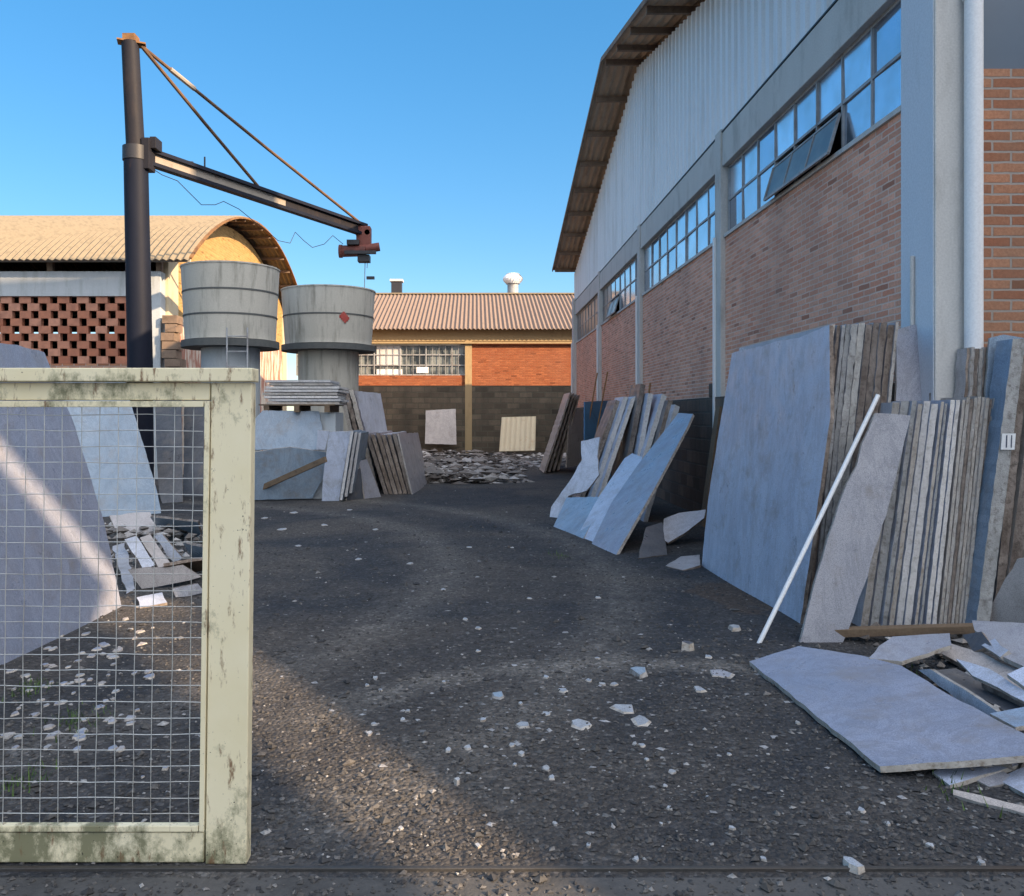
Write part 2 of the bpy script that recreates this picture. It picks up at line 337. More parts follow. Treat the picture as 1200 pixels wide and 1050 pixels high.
# ------------------------------------------------------------------ ground, pavement
def gz(x, y):
    return .014+.012*math.sin(x*.9+y*.37)*math.cos(y*.61-x*.2)+.007*math.sin(x*2.7+1.3)*math.sin(y*2.1)
def axis(a, b, st, far):
    v = [-far, -far*.4, -far*.15]; n = int((b-a)/st); v += [a+i*st for i in range(n+1)]; return v+[far*.15, far*.4, far]
xs = axis(-16, 16, .2, 700); ys = axis(-6, 42, .2, 700)
mb = MB(); nx = len(xs)
for y in ys:
    for x in xs:
        f = max(0, min(1, (16-abs(x))/3))*max(0, min(1, (y+6)/3))*max(0, min(1, (42-y)/3))
        f *= max(0, min(1, (y-3.2)/1.2)) if y > 0 else 0
        mb.v.append((x, y, gz(x, y)*f-.002))
for j in range(len(ys)-1):
    for i in range(nx-1): mb.f.append((j*nx+i, j*nx+i+1, (j+1)*nx+i+1, (j+1)*nx+i)); mb.m.append(0)
mb.build('ground', M['ground'], kind='structure', smooth=True, recalc=False)
mb = MB(); mb.box(-40, 40, -8, 2.985, -.03, .004); mb.build('pavement', M['pave'], kind='structure')
mb = MB(); mb.box(-9, 9, 3.035, 3.055, -.02, .010)
mb.build('gate_track', M['steel_rail'], label='long thin steel rail set in the ground across the yard entrance', cat='rail', bevel=.003)

# gravel: thousands of loose stones, nobody could count them
def stones(name, pts, mat, label=None, flat=.6, kind='stuff', cat=None):
    n = len(pts); base = np.array([(1,0,0),(-1,0,0),(0,1,0),(0,-1,0),(0,0,1),(0,0,-1)], float)
    fb = np.array([(0,2,4),(2,1,4),(1,3,4),(3,0,4),(2,0,5),(1,2,5),(3,1,5),(0,3,5)])
    rg = np.random.default_rng(3)
    P = np.array(pts); sc = P[:, 3:4, None]*(rg.uniform(.55, 1.25, (n, 6, 1)))
    an = rg.uniform(0, 6.283, n); st = rg.uniform(.6, 1.3, (n, 2))
    V = base[None]*sc; V[..., 2] *= flat; V[..., 0] *= st[:, :1]; V += rg.uniform(-.25, .25, V.shape)*P[:, 3][:, None, None]*np.array([1,1,.4])
    c, s = np.cos(an)[:, None], np.sin(an)[:, None]
    X = V[..., 0]*c-V[..., 1]*s; Yv = V[..., 0]*s+V[..., 1]*c
    V = np.stack([X, Yv, V[..., 2]], -1)+P[:, None, :3]
    Fc = (fb[None]+6*np.arange(n)[:, None, None]).reshape(-1, 3)
    me = bpy.data.meshes.new(name); me.from_pydata(V.reshape(-1, 3).tolist(), [], Fc.tolist()); me.materials.append(mat)
    o = bpy.data.objects.new(name, me); COL.objects.link(o); tag(o, label, cat, None, kind); return o
pts = []
rg = random.Random(2)
while len(pts) < 30000:
    u = rg.random(); Y = 1/((1/2.3)*(1-u)+(1/20)*u)**1.0
    X = rg.uniform(-.62*Y-.5, .72*Y+.5)
    if X > 3.4 or (X > 2.5 and Y > 6.2): continue
    if 2.99 < Y < 3.11 and rg.random() < .8: continue
    if Y < 2.99 and rg.random() < .45: continue
    s = .004+.010*rg.random()**2.2+(.018*rg.random() if rg.random() < .035 else 0)
    f = max(0, min(1, (Y-3.2)/1.2)); base = gz(X, Y)*f-.002 if Y > 2.985 else .004
    pts.append((X, Y, base+s*.25, s*(1+.05*Y)))
stones('gravel', pts, M['gravel'], label='loose grey gravel spread over the dark yard', cat='gravel')

q = []
while len(q) < 900:
    t = rg.random(); X = rg.gauss(.75, .9); Y = rg.gauss(4.8, 1.2)
    if rg.random() < .35: X = rg.uniform(-2, 2); Y = rg.uniform(3.3, 14)
    if X > 2.1 or Y < 3.3: continue
    q.append((X, Y, gz(X, Y)*max(0, min(1, (Y-3.2)/1.2)), rg.choice((.008, .011, .015, .022))*rg.uniform(.7, 1.2)))
stones('stone_flakes', q, M['flake'], label='small thin stone flakes littering the gravel', flat=.22, cat='stone flakes')

# ------------------------------------------------------------------ slab builders
def jag_poly(pts, step, jag, n):
    out = []
    for i, p in enumerate(pts):
        q = pts[(i+1) % len(pts)]; d = q-p; L = d.length; k = max(1, int(L/step))
        sd = n.cross(d).normalized() if L > 1e-6 else Vector((0,0,0))
        for j in range(k):
            t = j/k; o = 0 if j == 0 else R.uniform(-1, 1)*jag
            out.append(p+d*(t+(0 if j == 0 else R.uniform(-.2, .2)/k))+sd*o)
    return out
def on_plane(px, py, p0, n):
    d = Vector(((px-VX)/F, 1, (VY-py)/F)); o = Vector((0, 0, EYE)); return o+d*(n.dot(p0-o)/n.dot(d))
def slab(name, plane, pix, thick, mats, label, cat='stone slab', group=None, jag=.006, step=.09, parent=None):
    p, q, r = [Vector(a) for a in plane]; n = (q-p).cross(r-p).normalized()
    if n.dot(p-Vector((0, 0, EYE))) < 0: n = -n                 # away from the viewer
    poly = [on_plane(x, y, p, n) for x, y in pix]
    poly = jag_poly(poly, step, jag, n)
    mb = MB(); mb.prism(poly, n*thick, 0, 1)
    return mb.build(name, mats, parent, label=label, cat=cat, group=group)
def pn(p, n):
    n = Vector(n).normalized(); u = n.cross(Vector((0,0,1))).normalized(); return (p, p+u, p+n.cross(u))
def edge_slab(name, Y, top, bot, L, mats, label, group, jag=.006, cat='stone slab', dirv=(0,1,0), topjit=0.0):
    """a slab seen on its sawn end: end face between pixel pairs top=(x0,x1,y) and bot=(x0,x1,y) at distance Y, running back by L"""
    x0, x1, yt = top; b0, b1, yb = bot
    pl = [at(b0, yb, Y), at(b1, yb, Y), at(x1, yt+R.uniform(-1,1)*topjit, Y), at(x0, yt+R.uniform(-1,1)*topjit, Y)]
    n = Vector((0, 1, 0)); out = []
    for i, p in enumerate(pl):
        q = pl[(i+1) % 4]; d = q-p; k = max(1, int(d.length/.055)); sd = n.cross(d).normalized()
        for j in range(k): out.append(p+d*(j/k)+(sd*R.uniform(-1,1)*jag if j else Vector((0,0,0))))
    mb = MB(); mb.prism(out, Vector(dirv)*L, 1, 0)
    return mb.build(name, mats, label=label, cat=cat, group=group)

# ------------------------------------------------------------------ gate
gate = thing('gate', 'moss stained cream metal gate with square wire mesh in the left foreground', 'gate', (-1.9, 3.1, 0))
def ppx(pix, Y, d, name, mat, parent, bevel=.004):
    mb = MB(); mb.prism([at(x, y, Y) for x, y in pix], (0, d, 0)); return mb.build(name, mat, parent, bevel=bevel)
GL = -330
ppx([(GL, 431), (296, 431), (296, 447), (GL, 447)], 3.05, .09, 'top_cap', M['gate'], gate)
ppx([(GL, 448.5), (246, 448.5), (246, 469), (GL, 469)], 3.085, .05, 'top_rail', M['gate'], gate)
ppx([(GL, 470), (239, 470), (238, 477), (GL, 477)], 3.075, .03, 'mesh_clamp', M['gate'], gate, .002)
ppx([(247.5, 448.5), (295, 448.5), (289, 1013), (240.5, 1013)], 3.08, .06, 'end_post', M['gate'], gate)
ppx([(239.5, 470), (246, 470), (239, 975), (233, 975)], 3.075, .03, 'mesh_clamp', M['gate'], gate, .002)
ppx([(GL, 976), (239, 976), (239, 1011), (GL, 1011)], 3.085, .05, 'bottom_rail', M['gate'], gate)
ppx([(GL, 968), (232, 968), (232, 975), (GL, 975)], 3.075, .03, 'mesh_clamp', M['gate'], gate, .002)
ppx([(GL-50, 448.5), (GL-2, 448.5), (GL-2, 1013), (GL-50, 1013)], 3.08, .06, 'end_post', M['gate'], gate)
mb = MB(); rr = random.Random(4)
x = GL+10
while x < 240:
    j = rr.uniform(-1.2, 1.2); pl = []
    for i in range(14):
        y = 472+i*(972-472)/13; pl.append(at(x+j+rr.uniform(-.7, .7)-(y-470)*.012, y, 3.095+rr.uniform(-.002, .002)))
    mb.tube(pl, .0016, 5); x += 21.9
y = 486
while y < 966:
    pl = []
    for i in range(18):
        xx = GL+i*(238-GL)/17; pl.append(at(xx, y+rr.uniform(-.9, .9), 3.098+rr.uniform(-.002, .002)))
    mb.tube(pl, .0016, 5); y += 18.7
mb.build('wire_mesh', M['wire'], gate)

# ------------------------------------------------------------------ big warehouse on the right
W = 3.7; YN = 6.81; YF = 31.6; YR = 19.4; ZR = 9.55; SL = .218; XE = 24
wh = thing('warehouse', 'large brick warehouse with white metal gable and wide overhanging roof on the right', 'warehouse', (W, YN, 0))
zroof = lambda y: ZR-abs(y-YR)*SL
mb = MB(); mb.box(W, W+.22, 7.36, YF, 1.9, 4.25); mb.build('side_wall', M['brick_side'], wh)
mb = MB(); mb.box(W-.09, W+.22, 7.36, YF, -.1, 1.9)
mb.build('base_wall', M['old_base'], wh)
mb = MB(); mb.box(W+.03, XE, YN+.03, YN+.28, -.1, 4.40); mb.build('front_wall', M['brick_front'], wh)
mb = MB(); mb.box(W+.03, XE, YN+.10, YN+.2, 4.402, 5.898); mb.build('front_window', M['glass_front'], wh)
mb = MB(); mb.box(W+.03, XE, YN+.03, YN+.28, 5.9, 6.8); mb.build('front_beam', M['conc'], wh)
mb = MB(); mb.box(XE-.2, XE, YN+.3, YF, -.1, 6.8); mb.box(W+.23, XE-.21, YF-.22, YF-.02, -.1, 6.8); mb.build('rear_wall', M['conc'], wh)
# columns
cols = [(YN, 7.355, W-.03, 6.75), (12.62, 12.92, W-.075, 5.86), (18.85, 19.15, W-.075, 5.86), (25.0, 25.3, W-.075, 5.86), (31.2, 31.62, W-.12, 5.9)]
for i, (a, b, x0, z1) in enumerate(cols):
    mb = MB(); mb.box(x0, W+.225 if i else W+.21, a, b, -.05, z1)
    mb.build('column', M['conc'], wh, bevel=.01)
    if i == 0:
        mb = MB(); mb.box(x0-.006, x0-.001, a+.02, b-.01, 0, 6.7); mb.build('lit_side_sheet', M['lit_side'], wh)  # paler sheet puts the brighter light on this column side into colour
    if i:
        mb = MB(); mb.box(x0-.035, x0-.003, b-.075, b-.005, 0, 4.3); mb.build('downpipe', M['white'], wh)
mb = MB(); mb.tube([(W-.055, 7.12, .2), (W-.055, 7.12, 2.95)], .018, 8); mb.build('conduit', M['conc'], wh)
mb = MB(); pxp = (1141-VX)*6.73/F; mb.tube([(pxp, 6.73, 0), (pxp, 6.73, 6.5)], .068, 20)
for z in (1.9, 4.9): mb.tube([(pxp, 6.73, z), (pxp, 6.73, z+.12)], .078, 20)
mb.build('drain_pipe', M['white'], wh, smooth=True)
# beam over windows, with joints
bays = [(7.36, 12.615), (12.925, 18.845), (19.155, 24.995), (25.305, 31.195)]
for a, b in bays:
    mb = MB(); mb.box(W-.05, W+.2, a+.004, b-.004, 5.30, 5.80); mb.build('ring_beam', M['conc'], wh, bevel=.008)
    mb = MB(); mb.box(W-.03, W+.2, a+.004, b-.004, 4.252, 4.30); mb.build('sill', M['conc'], wh)
# windows
for bi, (a, b) in enumerate(bays):
    n = 8; a += .03; b -= .03; p = (b-a)/n; z0, z1 = 4.302, 5.298; zm = 4.80
    fr = MB(); gl = MB(); du = MB(); openset = {2, 3, 4} if bi == 0 else ({4, 5} if bi == 2 else set())
    dusty = {0: set(), 1: set(), 2: {6, 7}, 3: set(range(8))}[bi]
    for i in range(n+1):
        y = a+i*p; t = .022 if i in (0, n) else .012; fr.box(W+.03, W+.075, y-t, y+t, z0, z1)
    for z, t in ((z0+.015, .018), (zm, .016), (z1-.015, .018)):
        for i in range(n): fr.box(W+.034, W+.071, a+i*p+.013, a+(i+1)*p-.013, z-t, z+t)
    wf = fr.build('window', M['alu'], wh)
    for i in range(n):
        for (u, v, row) in ((z0+.034, zm-.017, 0), (zm+.017, z1-.034, 1)):
            if row == 0 and i in openset: continue
            t = du if (i in dusty or (row == 0 and bi == 2 and i > 3)) else gl
            yy = a+i*p; dx = rr.uniform(-.006, .006); dy = rr.uniform(-.006, .006)
            t.add([(W+.05+dx, yy+.012, u), (W+.05-dx, yy+p-.012, u), (W+.05-dx+dy, yy+p-.012, v), (W+.05+dx+dy, yy+.012, v)], [(0,1,2,3)])
    if gl.v: gl.build('panes', M['pane'], wf)
    if du.v: du.build('dusty_panes', M['dusty'], wf)
    if openset:
        i0, i1 = min(openset), max(openset)+1; ya, yb = a+i0*p+.015, a+i1*p-.015; sa = MB()
        hx, hz = W+.015, zm-.10; bx, bz = W-.10, z0-.0
        for yy in (ya, yb): sa.bar((hx, yy, hz), (bx, yy, bz), .025, .03)
        sa.bar((bx, ya, bz), (bx, yb, bz), .03, .03); sa.bar((hx, ya, hz), (hx, yb, hz), .02, .02)
        for i in range(i0+1, i1): sa.bar((hx, a+i*p, hz), (bx, a+i*p, bz), .02, .02)
        s_ = sa.build('awning_sash', M['alu'], wf)
        g = MB(); g.add([(hx, ya, hz), (hx, yb, hz), (bx, yb, bz), (bx, ya, bz)], [(0,1,2,3)]); g.build('sash_glass', M['dusty'], wf)
# flat near-black sheet standing in for the unlit interior behind the windows
mb = MB(); mb.box(W+.6, W+.62, YN+.3, YF-.3, 3.9, 6.0); mb.build('interior_shade_sheet', M['dark'], wh)
# cladding: trapezoidal ribs
mb = MB(); y = YN+.02; prof = []
while y < YF:
    prof += [(y, 0), (y+.03, -.04), (y+.085, -.04), (y+.115, 0)]; y += .29
for i, (yy, dx) in enumerate(prof): mb.v += [(W+.0+dx, yy, 5.74 if False else 5.805), (W+.0+dx, yy, zroof(yy)-.02)]
for i in range(len(prof)-1): mb.f.append((2*i, 2*i+2, 2*i+3, 2*i+1)); mb.m.append(0)
mb.build('gable_cladding', M['clad'], wh, recalc=False)
mb = MB(); mb.bar((W-.045, YN+.1, 5.815), (W-.045, YF, 5.815), .03, .02); mb.build('flashing', M['black'], wh)
# roof with corrugation, purlins and verge board
XO = 2.88
mb = MB(); nx = int((XE-XO)/.0442)
for ys_, s in ((YF+.15, 1), (YR, 1), (YN-.35, 1)):
    for i in range(nx+1):
        x = XO+i*(XE-XO)/nx; mb.v.append((x, ys_, zroof(ys_)+.16+.022*math.sin(2*math.pi*i/4)))
for j in range(2):
    for i in range(nx): a = j*(nx+1)+i; mb.f.append((a, a+1, a+nx+2, a+nx+1)); mb.m.append(0)
mb.build('roof', M['soffit'], wh, solid=.012)
pu = [YF-.12-i*1.53 for i in range(17)]
for y in pu:
    if y < YN-.2: continue
    mb = MB(); mb.box(XO+.06, W+.5, y-.035, y+.035, zroof(y)+.0, zroof(y)+.125); mb.build('purlin', M['purlin'], wh)
mb = MB()
for (ya, yb) in ((YF+.15, YR), (YR, YN-.35)):
    mb.bar((XO-.01, ya, zroof(ya)+.16), (XO-.01, yb, zroof(yb)+.16), .03, .10)
mb.build('verge_board', M['purlin'], wh)

# ------------------------------------------------------------------ far building closing the yard
YB = 37.0
fb = thing('back_building', 'low orange brick building with pinkish corrugated roof closing the far end of the yard', 'building', (0, YB, 0))
fx0, fx1 = -7.6, 9.0
fz = lambda py: EYE+(VY-py)*YB/F
fxx = lambda px: (px-VX)*YB/F
mb = MB(); mb.box(fx0, fx1, YB, YB+.3, fz(400), fz(386)); mb.build('fascia_beam', M['conc_far'], fb)
mb = MB(); mb.box(fxx(553), fx1, YB+.04, YB+.28, fz(452), fz(400)-.003); mb.build('brick_panel', M['brick_far'], fb)
mb = MB(); mb.box(fx0, fxx(545), YB+.04, YB+.28, fz(452), fz(440)); mb.build('brick_panel', M['brick_far'], fb)
mb = MB(); mb.box(fxx(545), fxx(553), YB-.05, YB+.28, 0, fz(400)-.004); mb.build('pier', M['conc_far'], fb)
mb = MB(); mb.box(fx0, fxx(545)-.003, YB-.03, YB+.28, -.1, fz(452)-.002); mb.box(fxx(553)+.003, fx1, YB-.03, YB+.28, -.1, fz(452)-.002)
mb.build('base_wall', M['old_base_far'], fb)
mb = MB(); mb.box(fx0+.3, fx1-.2, YB+6.0, YB+6.3, 0, 6.6); mb.build('rear_wall', M['conc_far'], fb)
wz0, wz1, wx0, wx1 = fz(440)+.002, fz(403.5), fxx(412), fxx(545)-.004
mb = MB()
for z in (wz0+.03, wz1-.03, wz0+.45, wz0+.9): mb.bar((wx0-2.4, YB+.10, z), (wx1, YB+.10, z), .03, .045)
n = 26
for i in range(n+1): x = wx0-2.4+(wx1-wx0+2.4)*i/n; mb.bar((x, YB+.08, wz0), (x, YB+.08, wz1), .02 if i % 4 else .045, .02, (0,1,0))
wf = mb.build('window', M['alu'], fb)
mb = MB(); mb.box(wx0-2.4, wx1, YB+.16, YB+.19, wz0, wz1); mb.build('pane', M['glass_far'], wf)
for (a, b, c, d, nm) in ((441, 471, 440, 432.5, 'curtain'), (441, 470, 429, 405, 'curtain')):
    mb = MB(); mb.box(fxx(a), fxx(b), YB+.12, YB+.155, fz(c), fz(d)); mb.build(nm, M['conc_light'] if c < 430 else M['paper'], wf)
mb = MB(); mb.box(fxx(488), fxx(502), YB+.04, YB+.06, fz(437), fz(430)); mb.build('notice', M['paper'], wf)
mb = MB(); mb.bar((fx0, YB-.12, fz(402)), (fx1, YB-.12, fz(402)), .12, .07); mb.build('gutter', M['conc_far'], fb)
# roof
mb = MB(); ye, yr_ = YB-.55, YB+6.2; ze, zr = EYE+(VY-385.5)*ye/F, EYE+(VY-345)*yr_/F
nx = int((fx1-fx0+1)/.0475)
for (yy, zz) in ((ye, ze), ((ye+yr_)/2, (ze+zr)/2), (yr_, zr), (yr_+5, zr-1.4)):
    for i in range(nx+1): mb.v.append((fx0-.5+i*.0475, yy, zz+.032*math.sin(2*math.pi*i/4.0)))
for j in range(3):
    for i in range(nx): a = j*(nx+1)+i; mb.f.append((a, a+1, a+nx+2, a+nx+1)); mb.m.append(0)
rf = mb.build('roof', M['tile'], fb, solid=.012)
mb = MB(); mb.bar((fx0-.5, yr_, zr+.03), (fx1+.5, yr_, zr+.03), .35, .07); mb.build('ridge_cap', M['fib'], rf)
# chimney box & turbine vent
def at_b(px, py, Y): return at(px, py, Y)
Yc = YB+6.8
mb = MB(); mb.box((459-VX)*Yc/F, (471-VX)*Yc/F, Yc-.25, Yc+.25, 7.2, EYE+(VY-331)*Yc/F); ch = mb.build('chimney', M['black'], fb)
mb = MB(); mb.box((457.5-VX)*Yc/F, (472.5-VX)*Yc/F, Yc-.32, Yc+.32, EYE+(VY-330.5)*Yc/F, EYE+(VY-328)*Yc/F); mb.build('chimney_cap', M['conc'], ch)
Yc = YB+6.6; s = Yc/F; cx = (601-VX)*s; zb = EYE+(VY-343)*s
mb = MB(); mb.lathe([(.28, -.4), (.28, .42), (.36, .44)], (cx, Yc, zb), 20); tv = mb.build('roof_vent', M['alu'], fb)
mb = MB(); n = 20
for i in range(n):
    a = 2*math.pi*i/n; pr = []
    for j in range(7):
        t = j/6; r = .33+.19*math.sin(math.pi*t); pr.append((r, .44+.5*t, a+.35*t))
    for j in range(6):
        r0, z0_, a0 = pr[j]; r1, z1_, a1 = pr[j+1]; wd = .22
        P = lambda r, z, a_: (cx+r*math.cos(a_), Yc+r*math.sin(a_), zb+z)
        mb.add([P(r0, z0_, a0), P(r0-.04, z0_, a0+wd*1.2), P(r1-.04, z1_, a1+wd*1.2), P(r1, z1_, a1)], [(0,1,2,3)])
mb.lathe([(.36, .94), (.30, .97), (.12, 1.0), (0.001, 1.0)], (cx, Yc, zb), 20)
mb.build('turbine', M['clad'], tv, recalc=False)

# ------------------------------------------------------------------ vaulted shed on the left
XG = -8.0; Y1 = 21.8; Y2 = 36.0; XL = -26.0; ZE = 5.72; ZT = 7.9
sh = thing('shed', 'barrel vaulted shed with ochre end wall and pierced brick screen on the left', 'shed', (XG, Y1, 0))
ym = (Y1+Y2)/2; ch_ = (Y2-Y1)/2; rise = ZT-ZE; RA = (ch_*ch_+rise*rise)/(2*rise); zc = ZT-RA; th0 = math.asin(ch_/RA)
def arc(t, dr=0.0):    # t from -1 (near eave) to 1
    a = t*th0*1.0; return ym+(RA+dr)*math.sin(a), zc+(RA+dr)*math.cos(a)
# pierced screen
mb = MB(); per = .49; hole = .19; rowh = .193; z = 2.95; r_ = 0
while z < 4.66:
    off = (per/2 if r_ % 2 else 0)+rr.uniform(-.02, .02); x = XG-.42-off
    while x > XL:
        L = per-hole+rr.uniform(-.012, .012); xa = x-L; zz = min(z+rowh-.004, 4.668)
        mb.box(xa, x, Y1+.02+rr.uniform(0, .012), Y1+.17, z, zz)
        x = xa-hole
    mb.box(XG-.42-off if off else XG-.42, XG-.40, Y1+.03, Y1+.17, z, z+rowh-.004) if r_ % 2 else None
    z += rowh; r_ += 1
mb.build('brick_screen', M['brick_screen'], sh)
mb = MB(); mb.box(XL, XG-.4, Y1+.01, Y1+.19, -.1, 2.945); mb.build('lower_wall', M['brick_front'], sh)
mb = MB(); mb.box(XL, XG-.40, Y1-.03, Y1+.22, 4.67, 5.30); mb.build('eaves_beam', M['conc_blue'], sh)
mb = MB(); mb.box(XG-.395, XG-.02, Y1-.06, Y1+.3, -.1, 5.30); mb.build('corner_column', M['conc_blue'], sh, bevel=.012)
for i in range(7):
    mb = MB(); mb.box(XL+1+i*2.8, XL+1.15+i*2.8, Y1+.1, Y1+.22, 5.302, 5.75); mb.build('eaves_post', M['purlin'], sh)
mb = MB(); mb.box(XL, XG-.25, Y2-.2, Y2, -.1, 5.05); mb.box(XL, XG-.25, Y2-.2, Y2, 5.14, ZE+.1); mb.build('rear_wall', M['dark'], sh)  # near-black wall colour carries the shade of the shed's inside
mb = MB(); mb.box(XL, XL+.2, Y1+.25, Y2-.25, -.1, 8); mb.build('end_wall', M['dark'], sh)
# gable end: cream pilaster edge, ochre tympanum and peeling lower wall
poly = [(XG, Y1+.34, 4.3), (XG, Y2-.3, 4.3)]
N = 28
for i in range(N+1):
    y, z = arc(1-2*i/N, -.10); y = min(max(y, Y1+.34), Y2-.3); poly.append((XG, y, max(z, 4.31)))
mb = MB(); mb.prism(poly, (-.2, 0, 0)); mb.build('gable_wall', M['ochre'], sh)
mb = MB(); mb.box(XG-.2, XG+.012, Y1+.34, Y2-.3, -.1, 4.297); mb.build('peeling_wall', M['peel'], sh)
for (a, b, c, d) in ((Y1+.305, Y1+1.05, 1.5, 5.85), (Y2-.7, Y2-.02, 1.2, 5.8)):
    mb = MB(); mb.box(XG-.26, XG+.05, a, b, c, d); mb.build('gable_pilaster', M['cream'], sh)
# vault: corrugated sheets, with thickness
XR = XG+.85
mb = MB(); nx = int((XR-XL)/.0445); NT = 26
for j in range(NT+1):
    t = -1.07+2.14*j/NT
    for i in range(nx+1):
        y, z = arc(t, .12+.026*math.sin(2*math.pi*i/4)); mb.v.append((XL+i*.0445, y, z))
for j in range(NT):
    for i in range(nx): a = j*(nx+1)+i; mb.f.append((a, a+1, a+nx+2, a+nx+1)); mb.m.append(0)
vr = mb.build('roof', M['fib'], sh, solid=.012)
for j in range(0, 15):
    mb = MB(); y, z = arc(-1+2*j/14, .03); mb.bar((XG-.25, y, z), (XR-.06, y, z), .07, .09); mb.build('purlin', M['purlin'], vr)
mb = MB(); pl = [arc(-1.05+2.1*i/30, .085) for i in range(31)]
for i in range(30): mb.bar((XR-.03, pl[i][0], pl[i][1]), (XR-.03, pl[i+1][0], pl[i+1][1]), .05, .11, (1,0,0))
mb.build('verge_board', M['rust'], vr)
mb = MB(); y, z = arc(-1.02, .0); mb.bar((XL, y+.05, z-.02), (XR-.1, y+.05, z-.02), .06, .17); mb.build('eaves_board', M['conc'], vr)
mb = MB(); y, z = arc(.0, .155); mb.tube([(XL, y, z), (XR-.05, y, z)], .02, 6); mb.build('ridge_pipe', M['black'], vr)

# brick debris pier beside the near corner
mb = MB()
for i in range(9):
    z = 2.2+i*.22; a = rr.uniform(-.06, .06); mb.box(XG+.10+a, XG+.42+a+rr.uniform(-.05, .1), Y1-.2, Y1+.25, z, z+.2)
mb.build('brick_pier', M['purlin'], label='broken dark brick pier beside the corner of the vaulted shed', cat='pier')

# ------------------------------------------------------------------ tanks
def tank(px0, px1, pyt, pyb, Y, label, seams, ped, red):
    cx = ((px0+px1)/2-VX)*Y/F; r = (px1-px0)/2*Y/F*.985; zt = EYE+(VY-pyt)*(Y-r*.6)/F; zb = EYE+(VY-pyb)*Y/F; h = zt-zb
    t = thing('water_tank', label, 'water tank', (cx, Y, 0), 'cement water tanks on pedestals')
    mb = MB(); pr = [(.02, .06), (r*.90, .06), (r*.915, 0), (r*.93, .0)]
    for f in [i/12 for i in range(13)]: pr.append((r*(.925+.075*f), .02+f*(h-.02)))
    pr += [(r*1.015, h), (r*1.015, h+.03), (r*.95, h+.03), (r*.94, h*.5), (.01, h*.5)]
    mb.lathe(pr, (cx, Y, zb), 64); mb.build('shell', M['tank'], t, smooth=True)
    for f in seams:
        rr_ = r*(.925+.075*f)+.006; mb = MB(); mb.lathe([(rr_-.02, f*h-.022), (rr_+.006, f*h-.016), (rr_+.006, f*h+.016), (rr_-.02, f*h+.022)], (cx, Y, zb), 64); mb.build('seam_band', M['band'], t)
    mb = MB(); mb.lathe([(.02, -.16), (r*1.0, -.16), (r*1.0, -.015), (.02, -.015)], (cx, Y, zb), 48); mb.build('deck', M['band'], t)
    mb = MB(); mb.lathe([(ped, -zb), (ped, -.162)], (cx, Y, zb), 32); mb.build('pedestal', M['tank'] if red else M['conc_blue'], t, smooth=True)
    if red:
        a0 = math.atan2(-1, .42); mb = MB()
        for k_ in range(6):
            a = a0+k_*.035; f0 = .34+.03*abs(k_-3); f1 = .55-.03*abs(k_-2)
            rr_ = r*(.925+.075*.45)+.012
            mb.add([(cx+rr_*math.cos(a), Y+rr_*math.sin(a), zb+f0*h), (cx+rr_*math.cos(a+.05), Y+rr_*math.sin(a+.05), zb+f0*h+.02), (cx+(rr_+.01)*math.cos(a+.05), Y+(rr_+.01)*math.sin(a+.05), zb+f1*h), (cx+(rr_+.01)*math.cos(a), Y+(rr_+.01)*math.sin(a), zb+f1*h)], [(0,1,2,3)])
        mb.build('red_patch', M['red'], t)
    return t
tank(214, 327, 311, 400, 18.5, 'grey cement tank in front of the ochre gable, nearer the crane mast', (.33, .66), .62, False)
tank(330, 440, 338, 405, 21.7, 'grey cement tank with a red patch under the tip of the crane jib', (.52,), .76, True)
# ladder on the first tank
ld = thing('ladder', 'thin metal ladder leaning on the tank platform above the gate top', 'ladder', at(278, 600, 17.2)*1.0)
for x in (266, 290):
    mb = MB(); mb.tube([at(x, 590, 16.9), at(x, 384, 17.4)], .017, 6); mb.build('rail', M['alu'], ld)
for i in range(12):
    f = i/12; y = 590-(590-394)*(i+.0)/11; Yl = 16.9+.5*(590-y)/206
    mb = MB(); mb.tube([at(266, y, Yl), at(290, y, Yl)], .013, 6); mb.build('rung', M['alu'], ld)

# ------------------------------------------------------------------ crane
YM = 16.0
cb = gp(170, 588); cb = Vector(((167-VX)*YM/F, YM, 0))
cr = thing('jib_crane', 'dark steel pillar jib crane with rusty tie rods and hoist over the tanks', 'crane', (cb.x, YM, 0))
pm = at(159, 175, YM); pt = at(152.5, 50, YM)
mb = MB(); mb.tube([(cb.x-.02, YM, -.1), at(164, 420, YM), pm], [.232, .228, .218], 28); mb.build('mast', M['mast'], cr, smooth=True)
mb = MB(); mb.tube([pm-Vector((0,0,.05)), pt], [.168, .158], 24); mb.build('upper_mast', M['mast_light'], cr, smooth=True)
mb = MB(); mb.tube([pm-Vector((0,0,.22)), pm+Vector((0,0,.04))], [.235, .235], 28); mb.build('collar', M['black'], cr, smooth=True)
mb = MB(); mb.box(pt.x-.10, pt.x+.13, YM-.12, YM+.12, pt.z, pt.z+.13); mb.bar(pt+Vector((-.22, -.05, .01)), pt+Vector((.26, .1, -.02)), .26, .03); mb.build('top_cap', M['rust'], cr)
J0 = at(170, 182, YM); J0.y += .05; J1 = Vector((at(428, 268, 22.0).x, 22.0, J0.z-.02)); J1.z = EYE+(VY-270)*22.0/F
jd = (J1-J0).normalized(); js = jd.cross(Vector((0,0,1))).normalized(); ju = js.cross(jd)
hB = .275
mid = J0+(J1-J0)*.56
mb = MB(); mb.bar(J0, mid, .014, hB-.05); mb.build('jib_web', M['web'], cr)
mb = MB(); mb.bar(mid+jd*.002, J1, .014, hB-.05); mb.build('jib_web', M['mast_light'], cr)
for sg in (-1, 1):
    mb = MB(); mb.bar(J0+ju*sg*(hB/2-.013), J1+ju*sg*(hB/2-.013), .17, .07); mb.build('jib_flange', M['mast'], cr)
